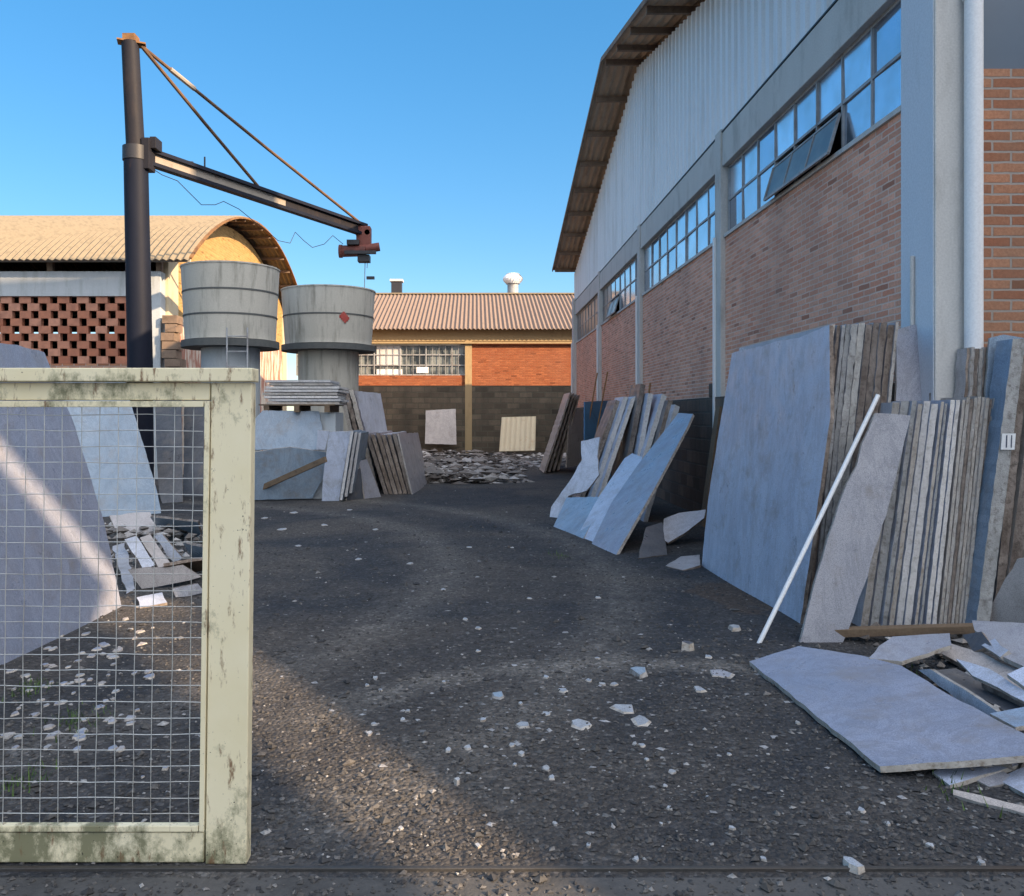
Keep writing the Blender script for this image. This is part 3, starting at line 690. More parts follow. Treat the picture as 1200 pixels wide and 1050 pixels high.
mb = MB(); mb.box(J0.x-.03, J0.x+.12, YM-.12, YM+.20, J0.z-.28, J0.z+.30); mb.box(J0.x+.1, J0.x+.22, YM-.05, YM+.28, J0.z+.12, J0.z+.34); mb.build('pivot_bracket', M['mast_light'], cr, bevel=.01)
tp = pt+Vector((.2, .02, -.05))
q1 = J0+(J1-J0)*.44+ju*(hB/2); q2 = J0+(J1-J0)*.975+ju*(hB/2)
for q in (q1, q2):
    mb = MB(); mb.tube([tp, tp+(q-tp)*.5-Vector((0,0,.02)), q], .034, 8); mb.build('tie_rod', M['rod'], cr, smooth=True)
mb = MB(); a = tp+(q2-tp)*.10; mb.tube([a, a+(q2-tp)*.09], .05, 8); mb.build('turnbuckle', M['web'], cr)
p = J0+(J1-J0)*.21+ju*hB/2; mb = MB(); mb.tube([p, p+Vector((0,0,.25))], .018, 6); mb.build('stop_rod', M['black'], cr)
p = J0+(J1-J0)*.12+ju*hB/2; mb = MB(); mb.bar(p, p+jd*.3+Vector((0,0,.05)), .05, .03); mb.build('cable_clip', M['black'], cr)
# hoist trolley
ht = J1-jd*.12
mb = MB(); mb.box(ht.x-.14, ht.x+.22, ht.y-.16, ht.y+.16, ht.z-.52, ht.z+.06); h_ = mb.build('hoist', M['rust_red'], cr, bevel=.02)
mb = MB(); zc_ = ht.z-.58
mb.tube([(ht.x-.52, ht.y-.1, zc_), (ht.x+.10, ht.y-.1, zc_+.02)], .15, 16); mb.tube([(ht.x+.10, ht.y-.1, zc_+.06), (ht.x+.45, ht.y-.08, zc_+.12)], .11, 14)
mb.tube([(ht.x-.58, ht.y-.1, zc_), (ht.x-.50, ht.y-.1, zc_)], .17, 16); mb.build('hoist_motor', M['rust_red'], h_, smooth=True)
mb = MB(); mb.box(ht.x-.42, ht.x+.38, ht.y-.32, ht.y-.22, zc_-.10, zc_-.02); mb.box(ht.x-.36, ht.x-.05, ht.y-.3, ht.y-.15, zc_+.14, zc_+.26); mb.box(ht.x-.1, ht.x+.2, ht.y-.2, ht.y+.1, zc_-.27, zc_-.1); mb.build('hoist_guard', M['black'], h_)
for sg in (-1, 1):
    for dx in (-.12, .14):
        mb = MB(); mb.tube([(ht.x+dx, ht.y+sg*.10, ht.z-.1), (ht.x+dx, ht.y+sg*.16, ht.z-.1)], .07, 14); mb.build('hoist_wheel', M['black'], h_)
mb = MB(); x = ht.x+.07; y = ht.y
mb.tube([(x, y, zc_-.2), (x-.01, y, 5.2), (x-.03, y, 4.5)], .011, 6); mb.tube([(x+.06, y-.02, zc_-.2), (x+.05, y, 5.4)], .009, 6); mb.build('hoist_chain', M['alu'], h_)
mb = MB(); mb.box(x+.04, x+.24, y-.06, y+.04, zc_-.70, zc_-.63); mb.build('hook_block', M['black'], h_); mb = MB(); mb.tube([(x-.03, y, zc_-.98), (x-.03, y, zc_-1.15)], .04, 8); mb.build('hook', M['black'], h_)
# festoon cable, slack loops below the jib
mb = MB(); cs = [(176, 196), (190, 205), (208, 212), (222, 226), (236, 240), (252, 240), (262, 236), (280, 245), (296, 258), (312, 270), (326, 282), (340, 285), (346, 272), (356, 282), (366, 290), (380, 286), (390, 276), (402, 286)]
pl = []
for i, (x, y) in enumerate(cs):
    f = (x-170)/(428-170); Yf = 1/((1-f)/YM+f/22.0); pl.append(at(x, y, Yf))
mb.tube(pl, .008, 5); mb.build('festoon_cable', M['black'], cr)

# ------------------------------------------------------------------ slabs, left of the yard (behind the gate)
FE = [M['face'], M['edge']]
P = (gp(143, 712), gp(0, 785), at(55, 412, 7.2))
slab('stone_slab', P, [(143, 714), (122, 612), (88, 500), (58, 428), (52, 413), (20, 404), (0, 402), (-150, 392), (-150, 866), (0, 787), (70, 750)], .035, [M['face_fallen'], M['edge_brown']], 'large pale slab leaning left behind the gate mesh, crossed by a stripe of sun', jag=.008)
P = (Vector((-3.08, 7.35, 0)), Vector((-3.14, 5.4, 0)), at(52, 416, 7.35)+Vector((-.08, 0, 0)))
P = (gp(190, 602), gp(120, 607), at(150, 470, 14.6))
slab('stone_slab', P, [(189, 602), (183, 572), (168, 520), (155, 478), (147, 448), (60, 445), (-40, 452), (-40, 612), (60, 608), (120, 606)], .04, [M['face_blue'], M['edge_brown']], 'blue grey slab standing behind the crane mast foot, brown right edge')
P = (gp(188, 590), gp(241, 590), at(215, 470, 17.4))
slab('stone_slab', P, [(186, 575), (182, 500), (181, 452), (212, 450), (214, 588), (190, 590)], .03, [M['face_dark'], M['edge']], 'narrow dark blue slab right of the mast seen through the mesh')
P = (gp(215, 583), gp(262, 583), at(240, 470, 17.9))
slab('stone_slab', P, [(215, 583), (216, 462), (262, 458), (264, 583)], .03, [M['face_dark'], M['edge']], 'dark slab standing partly behind the gate post')
# low wall of stacked blocks and heap of broken slab pieces seen through the mesh
heap = [((128, 604), (176, 600), (186, 622), (140, 632), M['face_warm'], 12.4, .30), ((176, 606), (232, 612), (236, 634), (188, 624), M['face_blue'], 12.2, .3),
        ((146, 632), (160, 628), (182, 662), (168, 668), M['face'], 10.6, .35), ((164, 630), (176, 626), (200, 660), (186, 666), M['face_warm'], 10.7, .35), ((180, 628), (190, 626), (214, 654), (204, 660), M['face'], 10.8, .35),
        ((214, 636), (240, 642), (241, 664), (226, 656), M['face_blue'], 10.4, .3), ((150, 668), (214, 662), (236, 676), (166, 690), M['face_warm'], 9.2, .2), ((202, 690), (232, 684), (240, 694), (206, 700), M['face'], 8.4, .1),
        ((160, 700), (190, 694), (196, 706), (164, 712), M['face'], 8.0, .05), ((132, 640), (146, 636), (158, 690), (148, 696), M['face_warm'], 9.8, .25), ((192, 664), (240, 656), (241, 668), (206, 676), M['wood'], 9.6, .22)]
hl = ['flat beige slab piece on the far top of the heap behind the mesh', 'blue grey slab piece at the far right of the heap behind the mesh', 'pale strip of stone sloping down the heap, leftmost of three', 'beige strip of stone sloping down the heap, middle of three', 'pale strip of stone sloping down the heap, rightmost of three',
      'blue slab scrap on the heap next to the gate post', 'wide beige slab piece low on the front of the heap', 'small pale slab scrap on gravel by the gate post', 'small pale scrap on gravel at the front foot of the heap', 'narrow beige scrap standing against the edge of the sunlit slab', 'brown board lying across the heap beside the gate post']
for i, (a, b, c, d, m, Y, z) in enumerate(heap):
    pa = gp(*a, z); pb = gp(*b, z+.02); pc = gp(*d, max(0.02, z-.28))
    slab('board' if m is M['wood'] else 'stone_slab', (pa, pb, pc), [a, b, c, d], .03, [m, M['edge_brown']], hl[i], 'board' if m is M['wood'] else 'stone slab', 'broken pieces in the heap behind the mesh', jag=.014, step=.12)
mb = MB(); q = []
for i in range(260):
    Y = R.uniform(8.3, 12.8); X = (R.uniform(120, 238)-VX)*Y/F; q.append((X, Y, max(0, .25*(1-abs(Y-10.6)/2.4))*R.random(), R.uniform(.03, .10)))
stones('rubble', q, M['rubble'], label='heap of broken stone bits beside the sunlit slab behind the gate', cat='rubble')

# ------------------------------------------------------------------ slabs around the tank bases (centre left)
B16 = gp(340, 588)
for i in range(8):
    y0 = 474-i*3.7; dx = R.uniform(-4, 4); z0 = at(0, y0, 16.3).z
    mb = MB(); pl = [at(311+dx+(3 if i > 5 else 0), y0, 16.3), at(397+dx*.5-(8 if i > 5 else 0), y0, 16.3)]
    poly = [pl[0], pl[1], pl[1]+Vector((R.uniform(-.05,.05), 1.1, 0)), pl[0]+Vector((R.uniform(-.05,.05), 1.1, 0))]
    poly = jag_poly(poly, .1, .012, Vector((0,0,1))); mb.prism(poly, (0, 0, .045), 0, 1)
    mb.build('stone_sheet', [M['face_blue'], M['edge_white'] if i % 3 else M['edge']], label='thin blue grey stone sheet lying in the flat pile on the pallet', cat='stone sheet', group='stone sheets piled flat')
mb = MB(); a = at(303, 483, 16.25); b = at(392, 477, 16.25)
for f in (.1, .5, .9): x = a.x+(b.x-a.x)*f; mb.box(x-.05, x+.05, 16.25, 17.4, a.z+.0, b.z+.03)
mb.box(a.x, b.x, 16.25, 17.4, b.z+.031, b.z+.055); mb.build('pallet', M['wood'], label='wooden pallet under the flat pile of blue grey sheets', cat='pallet')
mb = MB(); mb.box(a.x+.02, b.x-.02, 16.5, 17.5, -.05, a.z-.003); mb.build('stone_block', [M['conc_blue']], label='big blue grey stone block carrying the pallet of sheets', cat='stone block', bevel=.02)
P = (gp(298, 590), gp(378, 588), at(340, 482, 16.35))
slab('stone_slab', P, [(297, 527), (298, 492), (308, 481), (374, 482), (378, 503), (377, 527)], .04, [M['face_blue'], M['edge']], 'blue grey slab with a clipped corner leaning on the block under the pallet')
P = (gp(298, 588), gp(378, 586), at(340, 500, 15.9))
slab('stone_slab', P, [(296, 586), (296, 530), (340, 524), (382, 530), (382, 552), (366, 584)], .04, [M['face_blue'], M['edge']], 'lower blue grey slab on the ground in front of the block')
mb = MB(); mb.bar(gp(297, 576, .18), at(382, 538, 15.3), .05, .10); mb.build('plank', M['wood'], label='dark plank slanting across the blue grey slabs below the pallet', cat='plank', bevel=.005)
P = (gp(376, 588), gp(400, 588), at(398, 506, 15.9))
slab('stone_slab', P, [(372, 504), (386, 505), (381, 527), (371, 527)], .03, FE, 'small pale square slab beside the narrow white slab below the pallet')
slab('stone_slab', P, [(386, 506), (411, 505), (404, 545), (397, 588), (377, 587), (379, 556)], .03, FE, 'narrow whitish slab leaning below the end of the pallet')
for i in range(3):
    x = 411+i*4.6; edge_slab('stone_slab', 15.8+.12*i, (x, x+3.2, 505+i), (x-13+i, x-10+i, 586-i*4), 1.2, [M['face_blue'], M['edge_white']], 'thin white edged slab in the small stack below the pallet', 'small stack below the pallet', jag=.003)
P = (gp(404, 588), gp(428, 585), at(418, 540, 16.4))
slab('stone_slab', P, [(406, 588), (411, 556), (422, 548), (428, 584)], .03, [M['face_dark'], M['edge']], 'dark triangular slab between the two leaning stacks left of the lane')
P = (gp(424, 586), gp(446, 583), at(425, 540, 16.6))
slab('stone_slab', P, [(428, 586), (421, 540), (430, 538), (447, 583)], .03, [M['face_grey'], M['edge']], 'small grey slab leaning against the dark striped stack left of the lane')
for i in range(3):
    x = 396+i*6.5; edge_slab('stone_slab', 18.3, (x, x+5, 455+i), (x+30, x+35, 575), 1.4, [M['face_dark'], M['edge_brown'] if i % 2 else M['edge']], 'dark rough edged slab leaning beside the pallet end', 'dark slabs beside the pallet', jag=.010)
P = (at(423, 506, 18.4), at(453, 506, 19.6), at(415, 458, 18.4))
slab('stone_slab', P, [(416, 458), (446, 461), (454, 506), (466, 570), (436, 575), (424, 506)], .035, FE, 'pale slab standing behind the dark striped stack left of the lane')
for i in range(6):
    x = 428+i*6.3; edge_slab('stone_slab', 17.45+.05*R.random(), (x, x+4.4, 508+R.uniform(-1.5,1.5)), (x+23-.7*i, x+27.4-.7*i, 581), 2.6, [M['face_grey'], M['edge_brown']], 'brown edged slab in the striped stack leaning left beside the lane', 'striped stack left of the lane', jag=.004)
P = (gp(483, 581), gp(500, 568), at(466, 508, 17.43))
slab('stone_slab', P, [(484, 581), (476, 548), (467, 508), (490, 507), (496, 536), (501, 567)], .03, [M['face_grey'], M['edge']], 'grey slab face closing the striped stack beside the lane')

# ------------------------------------------------------------------ far wall pieces and rubble field
mb = MB(); q = []
for i in range(1500):
    Y = 1/(1/20+(1/35.5-1/20)*R.random()); px = R.uniform(492, 668 if Y > 25 else 560+R.random()*60)
    X = (px-VX)*Y/F; hgt = .25*math.exp(-((X+1.2)/2.2)**2)
    if px > 640 and Y < 26: continue
    q.append((X, Y, R.random()*hgt+.02, R.choice((.05, .08, .11, .16, .24))*R.uniform(.7, 1.2)))
stones('rubble', q, M['rubble'], label='field of broken pale stone at the foot of the far wall', cat='rubble', flat=.35)
P = (at(497, 521, 35.9), at(533, 521, 35.9), at(515, 480, 36.5))
slab('stone_slab', P, [(498, 520), (499, 481), (534, 479), (535, 521)], .06, [M['face_warm'], M['edge']], 'square pinkish slab leaning on the far base wall')
mb = MB(); p0 = at(586, 528, 34.6); nx = 44; 
a = at(585, 529, 34.4); b = at(627, 528, 34.4); c = at(588, 489, 35.6); d = at(628, 488, 35.6)
for i in range(nx+1):
    f = i/nx; wv = Vector((0, -.035*math.sin(2*math.pi*f*7), 0)); mb.v += [tuple(a+(b-a)*f+wv), tuple(c+(d-c)*f+wv)]
for i in range(nx): mb.f.append((2*i, 2*i+2, 2*i+3, 2*i+1)); mb.m.append(0)
mb.build('corrugated_sheet', M['cream'], label='pale corrugated sheet propped on the far base wall', cat='roofing sheet', solid=.012)

# ------------------------------------------------------------------ slabs in front of the warehouse wall, mid distance
for i in range(4):
    x = 668+i*3.2; edge_slab('stone_slab', 23.6+.2*i, (x, x+2.2, 460+i), (x-31+i*2, x-28.6+i*2, 554-i), 1.6, [M['face_warm'], M['edge_brown']], 'thin brown slab in the farthest stack leaning on the warehouse', 'farthest stack by the warehouse', jag=.008)
P = (gp(660, 556), gp(684, 552), at(675, 475, 24.6))
slab('stone_slab', P, [(664, 548), (668, 478), (684, 479), (684, 545)], .04, [M['face_warm'], M['edge_brown']], 'brown slab standing behind the farthest thin stack')
P = (gp(684, 570), gp(716, 565), at(700, 475, 20.6))
slab('metal_sheet', P, [(685, 560), (685, 471), (716, 469), (716, 558)], .02, [M['tarp'], M['tarp']], 'blue sheet standing against the warehouse base', 'metal sheet', jag=.003)
P = pn(gp(646, 607), (-.55, -.70, .45))
slab('stone_slab', P, [(681, 517), (703, 512), (700, 535), (702, 556), (687, 575), (666, 581), (652, 613), (644, 607), (646, 594), (668, 563), (682, 539)], .03, FE, 'long broken pale blue slab farthest into the lane on the right', jag=.012)
P = (gp(682, 632), gp(650, 618), at(690, 582, 12.6))
slab('stone_slab', P, [(664, 583), (704, 582), (694, 612), (683, 632), (662, 626), (648, 618)], .03, [M['face_blue'], M['edge']], 'low blue slab at the foot of the right mid stack')
SE = [(722, 468, 698, 527), (731, 463, 707, 530), (740, 466, 714, 536), (751, 452, 735, 528), (760, 462, 744, 540), (776, 464, 752, 534), (783, 470, 762, 540), (791, 474, 770, 545)]
for i, (xt, yt, xb, yb) in enumerate(SE):
    k_ = 95; ex = xb+(xb-xt)*1.0; ey = yb+(yb-yt)*1.0
    Yp = 14.6-.25*i; gy = VY+EYE*F/Yp; f = (gy-yt)/(yb-yt); bx = xt+(xb-xt)*f*.93
    edge_slab('stone_slab', Yp, (xt, xt+5.5, yt), (bx, bx+5.5, gy+2), .9, [M['face'] if i % 3 else M['face_dark'], M['edge_white'] if i % 3 else M['edge_brown']], 'narrow leaning slab edge in the right mid stack behind the long tilted slab', 'slab edges in the right mid stack', jag=.004, topjit=3)
P = (gp(722, 650), gp(682, 633), at(806, 484, 12.0))
slab('stone_slab', P, [(795, 484), (812, 485), (806, 499), (772, 563), (722, 650), (693, 638), (716, 590), (748, 544)], .035, [M['face_fallen'], M['edge']], 'long tilted grey slab with pointed top leaning to the warehouse in mid lane', jag=.003)
P = (gp(712, 642), gp(676, 629), at(760, 530, 12.4))
slab('stone_slab', P, [(732, 537), (741, 531), (753, 536), (748, 548), (720, 596), (704, 639), (676, 629), (691, 601), (703, 580)], .03, [M['face'], M['edge']], 'shorter pale slab behind the left side of the long tilted slab', jag=.003)
P = pn(gp(786, 633, .08), (-.2, -.45, .87))
slab('stone_slab', P, [(778, 608), (796, 601), (827, 597), (825, 607), (800, 626), (783, 636), (777, 632)], .03, [M['face'], M['edge_brown']], 'pale slab scrap lying left of the biggest upright slab')
P = (gp(790, 664, .02), gp(822, 662, .04), gp(800, 650, .06))
slab('stone_slab', P, [(780, 663), (798, 652), (820, 650), (821, 662), (800, 668)], .025, [M['face_warm'], M['edge_brown']], 'flat brownish scrap on the ground below the pale scrap')
P = (gp(760, 655), gp(788, 652), at(770, 615, 10.4))
slab('stone_slab', P, [(748, 654), (757, 618), (776, 612), (782, 650)], .03, [M['face_dark'], M['edge_brown']], 'dark slab standing behind the foot of the long tilted slab')
# boards standing against the dark base wall
for i, (x, y0, y1) in enumerate([(800, 482, 620), (812, 486, 612), (824, 480, 606), (836, 478, 600)]):
    Yp = 12.4-.5*i; mb = MB(); X = 3.42; b = Vector((X-.12, Yp*1.0, 0)); mb.bar(b, (X+.12, Yp, 1.75-.05*i), .035, .22, (0,1,0)); mb.build('board', M['wood'], label='dark upright board leaning on the grimy base wall', cat='board', group='boards on the base wall')
for i, (xa, ya, xb, yb, Yp) in enumerate([(690, 470, 700, 437, 20.5), (701, 470, 712, 436, 20.0), (758, 462, 762, 449, 15.5)]):
    mb = MB(); mb.tube([at(xa-8, 540, Yp-.6), at(xb, yb, Yp)], .018, 6); mb.build('steel_bar', M['rust'], label='thin rusty bar rising above the slabs beside the warehouse', cat='steel bar', group='rusty bars by the warehouse')
mb = MB(); a = at(816, 462, 12.3); mb.box(3.62, 3.85, 12.9, 13.25, 1.9, 2.12); mb.build('stone_block', M['old_base'], label='small dark block on the ledge of the warehouse base', cat='stone block', bevel=.02)

# ------------------------------------------------------------------ foreground slabs on the right
P = (gp(822, 664), gp(937, 735), at(971, 384, 6.53))
slab('stone_slab', P, [(822, 664), (830, 584), (844, 496), (858, 414), (875, 409), (893, 406), (906, 401), (936, 396), (972, 381), (973, 490), (957, 600), (937, 736), (900, 716), (860, 688)], .03, [M['face'], M['edge_brown']], 'biggest pale slab standing on edge at the front of the right stack', jag=.007)
x = 974.5; i = 0
while x < 1050:
    a, b = x, x+R.choice((3.6, 4.4, 5.5, 7.5)); x = b+R.choice((.8, 1.2, 2.2))
    edge_slab('stone_slab', 6.56+R.uniform(0, .07), (a, b, 378+R.uniform(-1, 4)), (a-36, b-36, 734), 2.3-.05*i, [M['face_grey'], M[R.choice(('edge_brown', 'edge_brown', 'edge', 'edge_grey'))]], 'brown rough edged slab packed upright behind the biggest pale slab', 'upright slabs behind the biggest slab', jag=.003 if i % 4 else .007); i += 1
P = (gp(936, 757), gp(985, 757), at(1046, 486, 6.28))
slab('stone_slab', P, [(1026, 484), (1067, 487), (1042, 590), (1012, 688), (986, 757), (936, 757), (958, 672), (983, 592), (992, 568), (1004, 546), (1010, 520)], .03, [M['face_grey'], M['edge']], 'long narrow grey slab leaning right in front of the white pole')
P = (gp(998, 733), gp(1022, 733), at(1046, 618, 6.75))
slab('stone_slab', P, [(1038, 613), (1054, 623), (1040, 670), (1022, 734), (998, 734), (1014, 680)], .025, [M['face_warm'], M['edge_brown']], 'short beige slab piece leaning beside the narrow grey slab')
for i, (a, b, m) in enumerate([(1046, 1055, 'edge'), (1056, 1066, 'edge_grey'), (1069, 1075, 'edge_grey'), (1076, 1082, 'edge'), (1083, 1091, 'edge_white'), (1091.6, 1100, 'edge_white'), (1103, 1107, 'edge'), (1107.6, 1111, 'edge_grey'), (1114, 1120, 'edge_white'), (1120.6, 1126, 'edge_white')]):
    edge_slab('stone_slab', 6.42+.04*R.random(), (a, b-.6, 471+R.uniform(-3, 3)), (a-38+1.0*i, b-38.6+1.0*i, 739), 1.1, [M['face'], M[m]], 'whitish sawn slab edge in the middle stack behind the wooden beam', 'whitish middle stack', jag=.0025)
for i in range(9):
    a = 1128+i*4.6; edge_slab('stone_slab', 6.44+.05*R.random(), (a, a+R.choice((3.4, 4.0, 4.2)), 466+R.uniform(-3, 3)), (a-28, a-24.3, 738), 1.2, [M['face_warm'], M['edge_brown'] if i in (2, 7) else M['edge']], 'greyish brown slab edge in the stack right of the whitish stack', 'greyish brown stack', jag=.0025)
# second row behind
P = (at(1051, 470, 7.0), at(1094, 470, 7.0), at(1070, 385, 7.08))
slab('stone_slab', P, [(1050, 560), (1051, 386), (1072, 380), (1093, 390), (1096, 560)], .03, [M['face_grey'], M['edge']], 'dark grey slab standing in front of the warehouse corner column')
P = (at(1093, 470, 6.85), at(1131, 470, 6.85), at(1110, 405, 6.92))
slab('stone_slab', P, [(1090, 560), (1092, 406), (1112, 401), (1131, 404), (1132, 470), (1130, 560)], .03, [M['face'], M['edge']], 'pale slab standing behind the whitish stack below the white drain pipe')
for i in range(7):
    a = 1133+i*5.1; edge_slab('stone_slab', 6.62+.03*R.random(), (a, a+4.2, 405+R.uniform(-1, 5)), (a-8, a-3.8, 560), .14, [M['face_warm'], M['edge'] if i % 2 else M['edge_brown']], 'slab edge showing above the greyish brown stack', 'edges above the greyish brown stack', jag=.006)
P = (gp(1118, 737), gp(1160, 737), at(1165, 394, 6.57))
slab('stone_slab', (at(1150, 700, 6.55), at(1160, 700, 6.55), at(1165, 394, 6.60)), [(1110, 738), (1136, 640), (1152, 500), (1160, 396), (1176, 392), (1200, 396), (1196, 470), (1180, 600), (1150, 738)], .02, [M['face_blue'], M['edge_grey']], 'tall blue grey slab behind the greyish brown stack')
edge_slab('stone_slab', 6.33, (1187, 1202, 397), (1141, 1157, 752), .2, [M['face_blue'], M['edge_grey']], 'tall rough grey slab edge at the right of the stacks', None, jag=.003)
mb = MB(); mb.prism([at(1173, 527, 6.315), at(1189, 527, 6.315), at(1190.5, 508, 6.315), at(1174.5, 508, 6.315)], (0, .006, 0)); tg = mb.build('paper_tag', M['paper'], label='small white tag with dark strokes on the tall rough slab edge', cat='tag')
mb = MB()
for x, wd in ((1178.6, 1.5), (1184.5, 1.2)): mb.prism([at(x, 524.5, 6.312), at(x+wd, 524.5, 6.312), at(x+wd+.6, 510, 6.312), at(x+.6, 510, 6.312)], (0, .0015, 0))
mb.build('tag_strokes', M['ink'], tg)
for i, (a, b, y) in enumerate([(1196, 1206, 420), (1208, 1222, 470), (1224, 1240, 455)]):
    edge_slab('stone_slab', 6.45, (a, b, y), (a-34, b-34, 738), .9, [M['face_dark'] if i == 0 else M['face_warm'], M['edge_brown']], 'dark brown slab edge at the far right of the stacks', 'rightmost dark slabs', jag=.003)
# white pole
mb = MB(); a = gp(888, 757); b = at(1029, 463, 6.35); d = (b-a).normalized(); mb.tube([a, a+(b-a)*.5+Vector((.004,0,0)), b], .0165, 12); pl = mb.build('pole', M['white'], smooth=True, label='long white pole propped diagonally against the right slab stack', cat='pole')
# beam
mb = MB(); a = gp(975, 741, .08); b = gp(1152, 736, .14); mb.bar(a, b, .09, .055); mb.build('timber_beam', M['wood'], label='thin timber beam lying along the foot of the whitish stack', cat='timber', bevel=.004)
# fallen slabs
def flat(pix, zs, th, mats, label, jag=.006, name='stone_slab', cat='stone slab'):
    (a, za), (b, zb), (c, zc_) = zs
    return slab(name, (gp(*a, za), gp(*b, zb), gp(*c, zc_)), pix, th, mats, label, cat, jag=jag)
flat([(878, 775), (936, 757), (1009, 768), (1056, 780), (1110, 813), (1215, 868), (1215, 884), (1170, 888), (1031, 898)],
     [((878, 775), .05), ((1031, 898), .05), ((1055, 779), .17)], .03, [M['face_fallen'], M['edge']], 'largest fallen pale slab lying flat at the front right')
flat([(1018, 771), (1030, 757), (1046, 746), (1113, 742), (1115, 756), (1057, 775)], [((1018, 771), .16), ((1046, 746), .22), ((1113, 756), .22)], .025, [M['face_grey'], M['edge']], 'grey slab scrap lying between the timber beam and the largest fallen slab')
flat([(1076, 785), (1090, 784), (1157, 826), (1206, 855), (1206, 872), (1150, 842)], [((1076, 785), .14), ((1206, 860), .12), ((1090, 784), .18)], .025, FE, 'long narrow pale slab strip lying behind the largest fallen slab')
flat([(1139, 727), (1212, 731), (1212, 786), (1170, 767), (1142, 738)], [((1139, 727), .30), ((1212, 786), .20), ((1212, 731), .34)], .03, [M['face_grey'], M['edge']], 'thick grey slab lying at the right edge behind the rubble')
slab('stone_slab', (gp(1152, 738), gp(1215, 752), at(1196, 656, 6.15)), [(1152, 724), (1172, 690), (1192, 655), (1230, 650), (1230, 745), (1180, 733)], .03, [M['face_warm'], M['edge']], 'beige slab leaning at the right edge above the thick grey slab')
flat([(1092, 904), (1130, 893), (1178, 886), (1205, 893), (1113, 920)], [((1092, 904), .02), ((1205, 893), .06), ((1113, 920), .02)], .02, FE, 'small pale slab piece tucked under the front of the largest fallen slab')
flat([(1168, 913), (1212, 893), (1212, 936)], [((1168, 913), .02), ((1212, 893), .07), ((1212, 936), .03)], .02, FE, 'triangular pale slab corner at the lower right edge')
flat([(1117, 925), (1150, 932), (1212, 947), (1212, 957), (1117, 931)], [((1117, 925), .03), ((1212, 947), .03), ((1117, 931), .02)], .02, [M['face_warm'], M['edge']], 'thin beige strip on the gravel in front of the triangular corner')
flat([(1108, 752), (1150, 764), (1212, 796), (1212, 822), (1150, 790), (1104, 766)], [((1108, 752), .17), ((1212, 796), .15), ((1104, 766), .13)], .03, [M['face_warm'], M['edge_brown']], 'brown board like slab sloping through the rubble at the right', .01)
flat([(1088, 786), (1120, 783), (1212, 834), (1212, 852), (1150, 818)], [((1088, 786), .09), ((1120, 783), .10), ((1212, 845), .08)], .03, [M['face_dark'], M['edge_brown']], 'dark slab in the gap behind the long narrow strip', .01)
flat([(1150, 756), (1166, 748), (1182, 762), (1172, 770)], [((1150, 756), .22), ((1182, 762), .25), ((1166, 748), .27)], .03, [M['face'], M['edge']], 'broken white lump on the brown board like slab', .012)
flat([(1150, 800), (1200, 792), (1215, 806), (1215, 830)], [((1150, 800), .13), ((1215, 830), .12), ((1200, 792), .16)], .03, [M['face_warm'], M['edge_brown']], 'warm grey slab lying right of the brown board like slab', .01)
flat([(1120, 772), (1160, 784), (1205, 812), (1200, 822), (1140, 792)], [((1120, 772), .20), ((1205, 812), .19), ((1140, 792), .17)], .022, [M['face'], M['edge']], 'pale splinter of slab lying across the brown board like slab', .008)
flat([(1160, 836), (1212, 826), (1225, 846), (1190, 852)], [((1160, 836), .16), ((1225, 846), .18), ((1212, 826), .2)], .022, [M['face_blue'], M['edge']], 'blue grey broken sheet above the end of the long narrow strip', .008)
flat([(1128, 744), (1150, 740), (1162, 756), (1140, 764)], [((1128, 744), .22), ((1162, 756), .24), ((1150, 740), .28)], .03, [M['face_dark'], M['edge_brown']], 'dark broken chunk at the right end of the timber beam', .012)
flat([(1140, 912), (1175, 904), (1196, 914), (1160, 922)], [((1140, 912), .02), ((1196, 914), .03), ((1175, 904), .04)], .018, [M['face_grey'], M['edge']], 'small grey scrap between the tucked piece and the triangular corner', .006)
flat([(1180, 790), (1215, 775), (1230, 800), (1210, 812)], [((1180, 790), .24), ((1230, 800), .24), ((1215, 775), .3)], .025, [M['face'], M['edge']], 'pale broken sheet at the right edge below the thick grey slab', .008)
q = []
for i in range(420):
    py = R.uniform(738, 905); px = R.uniform(1000+(py-738)*.8, 1230); g_ = gp(px, py, .03); q.append((g_.x, g_.y, .02+R.random()*.06, R.choice((.012, .02, .03, .05))))
stones('rubble', q, M['rubble'], label='broken stone bits under the fallen slabs at the right', cat='rubble')

# ------------------------------------------------------------------ loose chips on the gravel
def chip(px, py, w_, label, group, mat, seed, h=.006):
    r2 = random.Random(seed); c = gp(px, py, .02); sz = w_*c.y/F/2*.72; n = r2.randint(5, 7); pts_ = []
    a0 = r2.random()*6.28
    for i in range(n):
        a = a0+6.283*i/n+r2.uniform(-.3, .3); rr_ = sz*r2.uniform(.65, 1.15); pts_.append(Vector((c.x+rr_*math.cos(a), c.y+rr_*1.5*math.sin(a), gz(c.x, c.y)*max(0, min(1, (c.y-3.2)/1.2))+.001+.22*sz*r2.uniform(-.3, .3)*math.sin(a))))
    hh = h*r2.uniform(.6, 1.4); cc = sum(pts_, Vector())/n; top = [cc+(q_-cc)*r2.uniform(.62, .92)+Vector((0, 0, hh*r2.uniform(.7, 1.1))) for q_ in pts_]; pts_ = [q_-Vector((0, 0, .006)) for q_ in pts_]
    mb = MB(); mb.add(pts_+top, [tuple(range(n, 2*n)), tuple(range(n-1, -1, -1))], 0); mb.f += [(i, (i+1) % n, n+(i+1) % n, n+i) for i in range(n)]; mb.m += [1]*n; mb.build('stone_chip', [mat, M['edge']], label=label, cat='stone chip', group=group)
chip(583, 811, 32, 'blue tinted stone shard alone in the middle of the gravel', None, M['face_blue'], 1)
chip(750, 789, 34, 'grey blue flat shard in front of the upright slabs', None, M['face_blue'], 2, .03)
